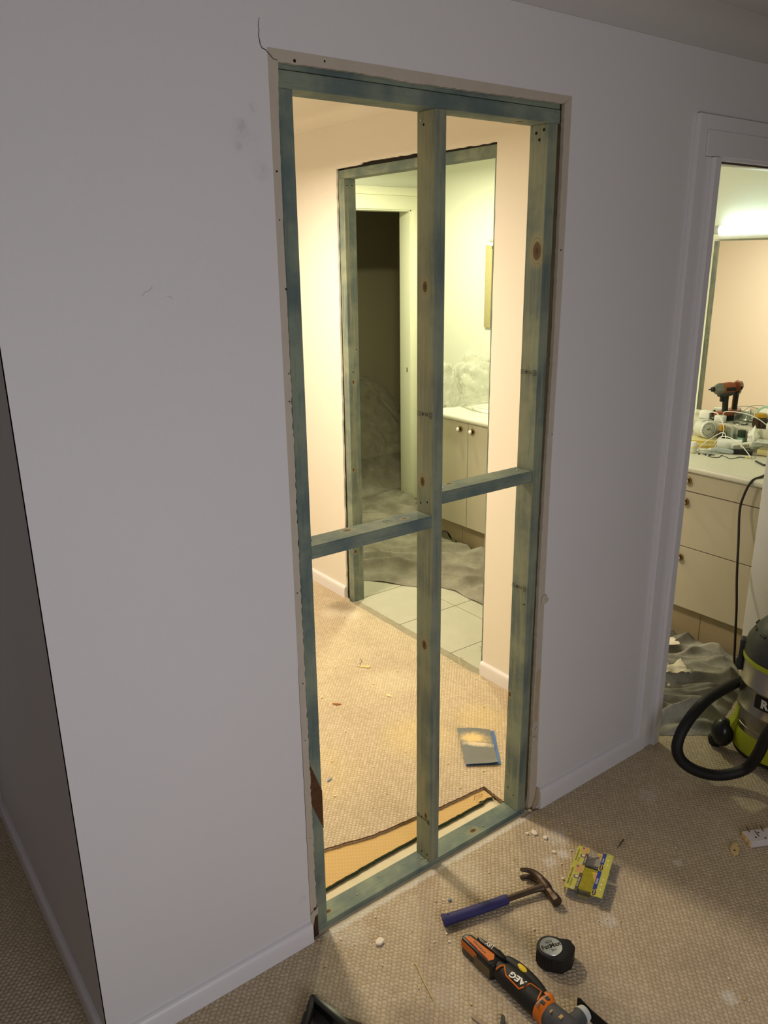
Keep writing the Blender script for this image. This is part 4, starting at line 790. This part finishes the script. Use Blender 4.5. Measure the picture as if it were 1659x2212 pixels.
b=MB(); lathe(b,[(.0285,0),(.0292,.0012),(.0280,.0026),(.0265,.0024)],48,T(cx,cy,.0700)); lathe(b,[(.0268,.0),(.0268,.0022)],48,T(cx,cy,.0700)); disc=part('silver_face',b,plain('brushed_silver',(186,188,188),.35,.85,.06,60,.0001),t,world=True)
X=(math.cos(R(-18)),math.sin(R(-18)),0); Y=(-X[1],X[0],0)
def dp(a,bb): return (cx+a*X[0]+bb*Y[0],cy+a*X[1]+bb*Y[1],.0724)
text('FatMax',disc,dp(0,.001),X,Y,.0185,INK,world=True,bold=.03); text('8m',disc,dp(.001,-.0125),X,Y,.0115,INK,world=True)
b=MB(); pl=[]
for i in range(20):
    a=2*PI*i/20; pl.append(dp(math.copysign(.0062,math.cos(a))+.0035*math.cos(a),.0145+.0036*math.sin(a))[:2])
prism(b,pl,'z',.0718,.0725); part('badge',b,INK,disc,world=True,smooth=False); text('STANLEY',disc,(dp(0,.0145)[0],dp(0,.0145)[1],.0727),X,Y,.0040,INKW,world=True)
b=MB(); box(b,.4770,.4850,-.4885,-.4760,ZC+.004,.050,.001,1); part('tape_mouth',b,CHAR,t,world=True)
# ------------------------------------------------------------------ screw packs
def pack(name,label,org,L,full,z0,rz):
    t=thing(name,label,'screw pack',org,rz); H=z0
    b=MB(); box(b,0,L,-.132,-.002,.0006,.004,.0015,2); box(b,.003,L-.003,-.1085,-.0015,.003,H-.0015,.004,3); part('blister_tray',b,CLEARP,t)
    b=MB(); box(b,.001,L-.001,-.0365,0,H-.0012,H,.0002,1); box(b,.001,L-.001,-.0012,0,.006,H-.001,.0002,1); cl=part('card',b,CARDL,t,smooth=False)
    b=MB(); box(b,.001,L-.001,-.107,-.0755,H-.0012,H,.0002,1); part('card',b,CARDL,t,smooth=False)
    b=MB(); box(b,.014,L-.004,-.0862,-.0758,H,H+.0003); part('blue_band',b,BLUE,t,smooth=False)
    b=MB(); box(b,.001,L*.68,-.0368,-.0285,H,H+.0003); part('size_band',b,DKGREY,t,smooth=False)
    b=MB(); box(b,L*.66,L*.97,-.034,-.013,H,H+.00025); part('print_panel',b,CARDO,t,smooth=False)
    b=MB(); lathe(b,[(.0082,0),(.0082,.0006)],22,T(L*.5,-.0225,H)); lathe(b,[(.0038,0),(.0038,.0006)],12,T(L*.90,-.0175,H)); part('print_roundel',b,MAUVE,t,smooth=False)
    b=MB(); lathe(b,[(.0050,0),(.0050,.0008)],18,T(L*.5+.0012,-.0232,H)); part('print_roundel',b,CREAM,t,smooth=False)
    b=MB(); lathe(b,[(.0036,0),(.0036,.0006)],16,T(.0085,-.0235,H)); part('print_dot',b,INKW,t,smooth=False); b=MB(); lathe(b,[(.0020,0),(.0020,.0009)],12,T(.0085,-.0235,H)); part('print_dot',b,INK,t,smooth=False)
    text('TREATED PINE SCREWS',t,(L*.47,-.0062,H+.0002),(1,0,0),(0,1,0),.0068 if full else .0050,INK); 
    b=MB()
    for i in range(2): box(b,.010,L*.40,-.0128-i*.0030,-.0118-i*.0030,H,H+.00025)
    part('small_print',b,DKGREY,t,smooth=False)
    text('8-10 x 50mm',t,(L*.34,-.0326,H+.0004),(1,0,0),(0,1,0),.0068 if full else .0050,INKW)
    text('Zenith',t,(L*.56,-.0810,H+.0004),(1,0,0),(0,1,0),.0088 if full else .007,INKW)
    b=MB(); prism(b,[(L*.50,-.0756),(L*.86,-.0756),(L*.84,-.0615)],'z',H-.001,H+.0002); part('warning_triangle',b,YCARD,t,smooth=False)
    b=MB(); prism(b,[(L*.55,-.0745),(L*.83,-.0745),(L*.81,-.0640)],'z',H,H+.0004); part('triangle_print',b,CARDO,t,smooth=False)
    b=MB(); e=[(math.cos(2*PI*i/24)*.0145+.013,math.sin(2*PI*i/24)*.0068-.0820) for i in range(24)]; prism(b,e,'z',H,H+.0005); part('badge',b,YCARD,t,smooth=False)
    b=MB(); e=[(math.cos(2*PI*i/24)*.0125+.013,math.sin(2*PI*i/24)*.0054-.0820) for i in range(24)]; prism(b,e,'z',H,H+.0008); bg=part('badge',b,INK,t,smooth=False); text('Zenith',bg,(.013,-.082,H+.0009),(1,0,0),(0,1,0),.0062,INKW)
    b=MB()
    for i in range(3): lathe(b,[(.0022,0),(.0022,.0005)],10,T(.032+i*.021,-.097+.002*(i%2),H))
    part('print_dot',b,INKW,t,smooth=False)
    return t,H
pk,H=pack('screw_pack','front clear pack full of olive treated pine screws with lime card',(.630,-.326,ZC+.0005),.1085,True,.031,R(27))
rng=random.Random(5); b=MB()
for i in range(26):
    for k in range(2):
        x=.007+i*.0037+rng.uniform(-.001,.001); z=.0075+k*.0085+rng.uniform(-.001,.001); tube(b,[(x,-.040+rng.uniform(-.002,.002),z),(x+rng.uniform(-.003,.003),-.073,z)],[.0019,.0016],5)
o=part('screws',b,OLIVE,pk,kind='stuff')
b=MB(); box(b,.012,.104,-.0755,-.0365,.0285,.0302,.0006,1); part('window_film',b,OLIVE,pk)
b=MB(); 
for i in range(2): tube(b,[(.004+i*.004,-.038,.020),(.0045+i*.004,-.0745,.020)],.0017,6)
part('screws',b,SCREWM,pk,kind='stuff')
pk2,H2=pack('screw_pack','nearly empty clear screw pack behind the full one',(.7285,-.2740,ZC+.0005),.082,False,.026,R(27))
b=MB()
for (x0,y0,x1,y1,z) in ((.005,-.036,.008,-.078,.012),(.010,-.038,.013,-.080,.012),(.016,-.034,.022,-.078,.009),(.021,-.040,.029,-.072,.010)):
    tube(b,[(x0,y0,z),(x1,y1,z)],[.0022,.0017],6)
tube(b,[(.028,-.030,.018),(.052,-.060,.022),(.058,-.068,.0228),(.0595,-.0700,.023)],[.0008,.0018,.0022,.0048],8); part('screws',b,SCREWM,pk2,kind='stuff')
# ------------------------------------------------------------------ folded sandpaper in the hall
t=thing('sandpaper','folded grey sandpaper sheet with blue back and yellow dust on hall carpet','sandpaper',(.934,.353,ZC),math.atan2(-.088,.101))
ex=Vector((math.cos(t.rotation_euler.z),math.sin(t.rotation_euler.z),0))
def wl(x,y): 
    v=MW[t].inverted()@Vector((x,y,ZC)); return v
q=[wl(.9527,.4960),wl(1.047,.4075),wl(.9180,.2300),wl(.8180,.2965)]
def sp(u,v):
    p=q[0].lerp(q[1],u).lerp(q[3].lerp(q[2],u),v); f=abs(v-.46)
    p.z=.0075+.010*max(0,1-f/.06)*.6+.004*math.sin(u*3+v*2)+(.013*max(0,v-.85)/.15*u); return p
sheet('top_sheet',None,sp,20,26,SAND,None,parent=t)
q2=[wl(.958,.490),wl(1.060,.398),wl(.9290,.2270),wl(.8200,.2985)]
def sp2(u,v):
    p=q2[0].lerp(q2[1],u).lerp(q2[3].lerp(q2[2],u),v); p.z=.0015+.0015*math.sin(u*7+v*5)**2; return p
sheet('back_sheet',None,sp2,14,14,SANDB,None,parent=t)
# ------------------------------------------------------------------ timber offcuts, nails, black bracket
t=thing('painted_offcut','white painted timber offcut with nails at the frame edge','offcut',(1.25,-.532,ZC),R(-27.7))
b=MB(); box(b,0,.22,-.024,.027,.0008,.0235,.0015,1); part('timber',b,WPAINT,t)
b=MB(); prism(b,jag((-.002,-.022),(-.002,.026),8,.003,random.Random(2))+[(.002,.026),(.002,-.022)],'z',.003,.020); part('broken_end',b,CHIPW,t,smooth=False)
for (x,yy,dx,dy) in ((.020,.018,-.006,.012),(.038,-.004,-.010,.012),(.065,.014,-.006,.010)):
    b=MB(); tube(b,[(x,yy,.022),(x+dx,yy+dy,.036)],.0014,6); part('nail',b,SCREWM,t)
b=MB(); 
for (x,yy) in ((.024,-.006),(.045,.012),(.052,-.014)): lathe(b,[(.0035,0),(.002,.0006)],8,T(x,yy,.0234))
part('nail_hole',b,DEEP,t,smooth=False)
t=thing('pale_offcut','small notched pale timber offcut with a screw hole','offcut',(1.186,-.527,ZC),R(10))
b=MB(); prism(b,[(-.026,-.010),(-.010,-.017),(.012,-.012),(.014,-.004),(.030,-.002),(.022,.012),(.002,.011),(-.016,.005)],'z',.0008,.011,.001,1); part('timber',b,CHIPW,t,smooth=False); b=MB(); lathe(b,[(.003,0),(.003,.0006)],8,T(-.010,-.004,.011)); part('screw_hole',b,DEEP,t)
b=MB(); tube(b,[(.911,-.300,.0245),(.925,-.2985,.0265),(.940,-.2940,.0265),(.953,-.2905,.0262)],[.0008,.0016,.0016,.0018],6); o=part('nail',b,SCREWM,None); tag(o,'bent dark nail lying alone on the carpet','nail')
t=thing('black_bracket','dark angular plastic bracket cut off by the front of the frame','bracket',(-.14,-.24,ZC))
def wedge(nm,poly,z0,z1,mat): 
    b=MB(); prism(b,poly,'z',z0,z1,.0018,2); return part(nm,b,mat,t,world=True)
wedge('side_arm',[(-.1355,-.1790),(-.1290,-.1845),(-.1420,-.205),(-.150,-.214),(-.185,-.245),(-.24,-.30),(-.26,-.285),(-.1974,-.2324),(-.172,-.2085),(-.1665,-.2100),(-.1619,-.2010)],ZC+.001,.050,BLACK)
wedge('front_arm',[(-.1355,-.1790),(-.1255,-.1850),(-.1060,-.255),(-.090,-.36),(-.112,-.36),(-.128,-.262),(-.139,-.203)],ZC+.001,.050,BLACKG)
wedge('web_plate',[(-.134,-.20),(-.128,-.262),(-.137,-.262),(-.140,-.255),(-.146,-.262),(-.150,-.254),(-.158,-.262),(-.165,-.248),(-.175,-.247),(-.150,-.214)],ZC+.001,.028,BLACK)
t=thing('dark_offcut','dark brown broken strip beside the black bracket','offcut',(-.085,-.30,ZC))
b=MB(); prism(b,[(-.104,-.2714),(-.099,-.2675),(-.0945,-.2710),(-.0935,-.2745),(-.0734,-.3086),(-.060,-.335),(-.055,-.37),(-.082,-.37),(-.092,-.31)],'z',ZC+.0006,.036,.0015,1); part('strip',b,plain('dark_brown_strip',(66,52,40),.6,0,.3,40,.0005),t,world=True)
t=thing('blade_guard','small dark upright metal tab at the bottom of the frame','tab',(.205,-.505,ZC))
b=MB(); prism(b,[(.1890,-.5120),(.2120,-.4930),(.2150,-.5000),(.2120,-.5060),(.2000,-.5180)],'z',ZC+.0006,.034,.001,1); part('tab',b,CHAR,t,world=True)
t=thing('paint_stirrer','pale worn timber strip at the bottom of the frame','strip',(.158,-.48,ZC))
b=MB(); prism(b,[(.1513,-.4517),(.1600,-.4490),(.1750,-.505),(.180,-.535),(.166,-.535)],'z',ZC+.0006,ZC+.005,.0008,1); part('strip',b,plain('worn_pale_strip',(160,140,118),.7,0,.25,60),t,world=True)
# ------------------------------------------------------------------ debris
def chip(x,y,r,h,seed,mat,name,label,cat='chip',group=None,z=ZC,el=1.,rz=None):
    g=random.Random(seed); n=g.randint(4,6); ph=g.uniform(0,6.28) if rz is None else rz
    pl=[]
    for i in range(n):
        a=2*PI*i/n+g.uniform(-.25,.25); rr=r*g.uniform(.65,1.1); px,py=rr*math.cos(a)*el,rr*math.sin(a)/max(1,el*.8); pl.append((px*math.cos(ph)-py*math.sin(ph),px*math.sin(ph)+py*math.cos(ph)))
    b=MB(); prism(b,pl,'z',0,h,min(h,r)*.18,1); 
    for v in b.verts: v.co.z+=v.co.x*g.uniform(-.06,.06)
    o=part(name,b,mat,None,smooth=False); o.location=(x,y,z+.0012); tag(o,label,cat,group); return o
chip(.754,-.097,.0125,.006,11,PLAST,'plaster_chip','largest plaster chip lying near the foot of the right stud',rz=1.1,el=1.25)
chip(.735,-.084,.0065,.005,12,PLAST,'plaster_chip','small plaster chip touching the largest chip near the right stud')
chip(.766,-.133,.0085,.006,13,PLAST,'plaster_chip','oval plaster chip between the right stud and screw packs')
chip(.739,-.193,.0072,.005,14,PLAST,'plaster_chip','oblong plaster chip by the white powder above the screw pack',el=1.4,rz=1.9)
chip(.843,-.166,.008,.003,15,CHIPW,'plaster_chip','thin pale chip lying alone above the screw packs')
chip(.676,-.284,.006,.005,16,WHITE,'plaster_chip','bright white chip just left of the screw pack')
chip(.109,-.135,.0125,.007,17,PLAST,'plaster_chip','pale plaster chip on the carpet left of the multi tool',rz=.4,el=1.2)
chip(.356,-.142,.0075,.005,18,GREYCH,'grey_chip','small blue grey chip above the hammer grip')
chip(.270,.938-.0,.004,.002,19,CHIPW,'crumb','pale crumb on the hall carpet','crumb') if False else None
chip(.959,1.126,.018,.003,20,CHIPW,'paper_scrap','pale flake on the hall carpet before the centre stud','flake',el=1.8,rz=2.4)
chip(.683,.938,.013,.003,21,plain('rust_brown_flake',(150,90,44),.8),'brown_flake','rust brown flake on the hall carpet','flake',el=1.9,rz=2.3)
chip(.895,.861,.012,.003,22,CREAM,'plaster_flake','cream flake in the middle of the hall carpet','flake',el=1.6)
chip(.385,.536,.010,.003,23,GREYCH,'grey_flake','grey flake on the hall carpet by the left stud','flake',el=1.9,rz=.3)
b=MB(); tube(b,spline([(.141,-.2445,.0245),(.138,-.262,.0260),(.125,-.30,.0262),(.116,-.335,.0262),(.112,-.352,.0256),(.104,-.372,.0245)],4),[.0016]*8+[.0018]*4+[.002,.002,.0032,.0038,.0032,.0018,.0014,.001,.0008],6); o=part('timber_sliver',b,SPLINT,None); tag(o,'long curved pale timber sliver left of the multi tool','sliver')
b=MB(); tube(b,spline([(.785,-.165,.0242),(.782,-.182,.0258),(.777,-.205,.0255),(.773,-.216,.0245)],4),.0007,5); o=part('fibre_strand',b,WHITE,None); tag(o,'fine white fibre above the screw packs','fibre')
b=MB(); tube(b,spline([(1.322,.835,.024),(1.30,.85,.03),(1.305,.875,.045),(1.325,.89,.05),(1.34,.885,.04)],5),.0012,5); o=part('fibre_strand',b,SPLINT,None); tag(o,'loose carpet thread curling by the second frame','fibre')
b=MB(); tube(b,spline([(.985,1.20,.024),(.975,1.17,.027),(.955,1.16,.026),(.945,1.13,.024)],4),.0009,5); o=part('fibre_strand',b,BROWN,None); tag(o,'thin dark curl of fibre on the hall carpet','fibre')
rng=random.Random(42); CR=[(1.005,-.45),(.931,-.543),(.748,-.769),(.724,-.824),(.729,-.834),(.878,-.065),(1.23,-.238),(.656,-.459),(.634,-.449),(.682,-.485),(.787,-.221),(.697,-.211),(.889,-.171),(.705,-.82),(1.054,-.411),(1.085,-.5),(.029,-.064),(.226,-.225),(.177,-.424),(.258,-.249),(.27,-.225),(.409,-.159),(.341,-.129),(.292,-.075),(.103,-.31),(.05,-.1),(.0,-.08),(.32,-.12),(.65,-.222),(.80,-.07),(.83,-.09),(.86,-.12),(.72,-.24),(.20,-.16),(.15,-.06),(.07,-.20),(-.05,-.11),(.52,-.13),(.47,-.36),(.55,-.45)]
for i,(x,y) in enumerate(CR): chip(x,y,rng.uniform(.0022,.0042),rng.uniform(.002,.003),100+i,PLAST if i%3 else CHIPW,'plaster_crumb','tiny pale plaster crumb scattered on the carpet before the frame','crumb','plaster crumbs on the near carpet')
HR=[(1.0,1.35),(.85,1.2),(.60,.75),(.45,.62),(.7,.5),(.9,.62),(.78,.35),(.5,.35),(.35,.45),(.62,.3),(1.1,.75),(1.15,.55),(1.05,.30),(.98,.28),(.85,.24),(.72,.22),(1.2,1.5),(1.18,1.62),(1.12,1.45),(1.05,1.0),(.9,.98),(.66,1.02),(.55,.5),(.42,.32)]
for i,(x,y) in enumerate(HR): chip(x,y,rng.uniform(.003,.006),rng.uniform(.002,.003),200+i,CHIPW if i%2 else CREAM,'pale_crumb','tiny pale crumb scattered on the lit hall carpet','crumb','crumbs on the hall carpet')
PR=[(.395,.012),(.39,.03),(.405,.056),(.42,.06),(.60,.04),(.64,.02),(.70,.05),(.15,.03),(.24,.05)]
for i,(x,y) in enumerate(PR):
    if .3960<x<.4360: x+=.045
    chip(x,y,rng.uniform(.0018,.003),.002,300+i,SPLINT,'sawdust_crumb','tiny splinter lying on the bottom plate','crumb','splinters on the bottom plate',z=.0328)
SP=[(.20,-.235,.4),(.45,-.30,1.2),(.62,-.14,.2),(.88,-.30,2.),(1.0,-.28,.9),(.05,-.28,2.4),(.80,-.50,.3),(.86,-.07,1.),(.33,-.20,2.8),(-.02,-.16,.6)]
for i,(x,y,a) in enumerate(SP):
    b=MB(); tube(b,[(-.007,0,.0015),(0,0,.002),(.007,.001,.0015)],[.0004,.0010,.0004],5); o=part('splinter',b,SPLINT,None); o.location=(x,y,ZC+.0006); o.rotation_euler=(0,0,a); tag(o,'fine pale splinter scattered on the carpet before the frame','splinter','splinters on the near carpet')
# ------------------------------------------------------------------ wet and dry vacuum
VC=(1.775,-.362)
v=thing('vacuum_cleaner','stainless tank wet and dry vacuum with lime trim at the right edge','vacuum',(VC[0],VC[1],ZC),R(203))
b=MB(); lathe(b,[(.160,.148),(.1645,.152),(.166,.160),(.1645,.206),(.1665,.209),(.1665,.214),(.1645,.217),(.1645,.300),(.1665,.303),(.1665,.308),(.1645,.311),(.1645,.392),(.160,.394)],56); part('tank',b,STEEL,v)
b=MB(); lathe(b,[(.158,.050),(.172,.052),(.174,.062),(.172,.110),(.166,.128)],56); 
part('base_skirt',b,LIME,v)
b=MB(); lathe(b,[(.1655,.126),(.1665,.130),(.1660,.150),(.1620,.154)],56); part('tank_foot',b,STEEL,v)
b=MB(); lathe(b,[(.140,.030),(.165,.032),(.168,.052),(.150,.054)],48); part('underside',b,BLACK,v)
b=MB(); lathe(b,[(.160,.390),(.1690,.391),(.1695,.404),(.1680,.408),(.160,.409)],56); part('lime_ring',b,LIME,v)
b=MB(); lathe(b,[(.160,.406),(.1670,.408),(.1680,.430),(.1600,.462),(.1380,.502),(.1080,.538),(.0750,.562),(.0700,.566),(.001,.570)],56,cap=False); hd=part('motor_head',b,CHAR,v)
b=MB()
for i in range(14):
    a=2*PI*i/14; M=Rz(a)@T(.138,0,.5015)@Ry(R(-60)); box(b,-.003,.003,-.014,.014,-.006,.0012,.001,1,M=M)
part('vent_fin',b,BLACK,hd)
b=MB(); tube(b,spline([(.09,.0,.548),(.07,0,.598),(0,0,.620),(-.07,0,.598),(-.09,0,.548)],5),.016,10,sy=1.4); part('carry_handle',b,CHAR,v)
for s in (-1,1):
    b=MB(); M=Rz(R(90*s))@T(.172,0,.385); box(b,-.008,.010,-.022,.022,-.065,.055,.004,2,M=M); box(b,.0,.016,-.016,.016,-.06,-.02,.004,2,M=M); part('latch',b,CHAR,v)
for q in range(4):
    a=R(-74+90*q); M=Rz(a)
    b=MB(); prism(b,[(.150,.060),(.200,.055),(.205,.080),(.186,.120),(.172,.150),(.164,.200),(.156,.200),(.152,.150)],'y',-.024,.024,.006,2,M=M); part('leg',b,LIME,v)
    b=MB(); t_=bmesh.new(); bmesh.ops.create_icosphere(t_,subdivisions=3,radius=1); bmesh.ops.transform(t_,matrix=M@T(.204,0,.074)@Matrix.Diagonal((.040,.046,.056,1)),verts=t_.verts); join(b,t_); cs=part('caster_housing',b,BLACKG,v)
    b=MB(); lathe(b,[(.020,-.012),(.026,-.010),(.026,.010),(.020,.012)],20,M@T(.222,-.018,.0262)@Rx(R(90))); part('caster_wheel',b,BLACK,cs)
b=MB()
n=24; q=bmesh.new(); V=[]
for i in range(n+1):
    a=R(-38+76*i/n); V.append([q.verts.new((rr*math.cos(a),rr*math.sin(a),z)) for rr,z in ((.1650,.248),(.1672,.248),(.1672,.296),(.1650,.296))])
for A,B in zip(V,V[1:]):
    for j in range(4): q.faces.new((A[j],A[(j+1)%4],B[(j+1)%4],B[j]))
bmesh.ops.recalc_face_normals(q,faces=q.faces[:]); join(b,q); lb=part('name_label',b,INK,v)
for ch,a in zip('RYOBI',(-25,-12.5,1,14,24)):
    a=R(a); text(ch,lb,(.1676*math.cos(a),.1676*math.sin(a),.272),(-math.sin(a),math.cos(a),0),(0,0,1),.042,INKW,bold=.05)
b=MB(); hp=spline([(1.83,-.178,.235),(1.74,-.185,.262),(1.64,-.195,.276),(1.525,-.200,.280),(1.445,-.203,.262),(1.388,-.205,.234),(1.352,-.206,.196),(1.338,-.210,.155),(1.345,-.225,.116),(1.375,-.255,.082),(1.425,-.297,.060),(1.475,-.335,.062),(1.515,-.372,.090),(1.510,-.405,.165),(1.475,-.445,.285),(1.49,-.49,.385),(1.56,-.53,.45),(1.66,-.545,.44),(1.72,-.53,.40)],14)
rr=[.0190+(.0009 if i%2 else -.0009) for i in range(len(hp))]
tube(b,hp,rr,18); part('hose',b,BLACK,v,world=True,ang=80)
b=MB(); tube(b,[(1.72,-.53,.40),(1.745,-.505,.385)],[.024,.026],18); part('hose_cuff',b,CHAR,v,world=True)
# assumed ceiling lamp of the hall, unseen, added above its area light
lm=thing('assumed_ceiling_lamp','assumed round hall ceiling lamp above the lit carpet','light',(.42,1.55,2.43)); b=MB(); lathe(b,[(.07,-.004),(.07,-.02),(.05,-.03),(.016,-.04),(.016,-.13),(.06,-.145),(.17,-.205),(.165,-.208)],36,T(0,0,0)); part('assumed_lamp_base',b,WHITE,lm)

bl_=thing('assumed_ceiling_lamp','assumed round bathroom ceiling lamp above the tiles','light',(2.10,2.30,2.43)); b=MB(); lathe(b,[(.14,-.001),(.14,-.03),(.135,-.045),(.125,-.048)],36,T(0,0,0)); part('assumed_lamp_base',b,WHITE,bl_)  # unseen bathroom lamp, assumed and added over its area light
# lettering becomes plain mesh
bpy.context.view_layer.update(); dg=bpy.context.evaluated_depsgraph_get()
for o in [x for x in S.objects if x.type=='FONT']:
    me=bpy.data.meshes.new_from_object(o.evaluated_get(dg)); n=bpy.data.objects.new('lettering_new',me); COL.objects.link(n); n.parent=o.parent; n.matrix_basis=o.matrix_basis.copy(); nm=o.name.split('.')[0]
    if o.get('label'): n['label']=o['label']
    n['kind']='stuff'
    bpy.data.objects.remove(o); n.name=nm
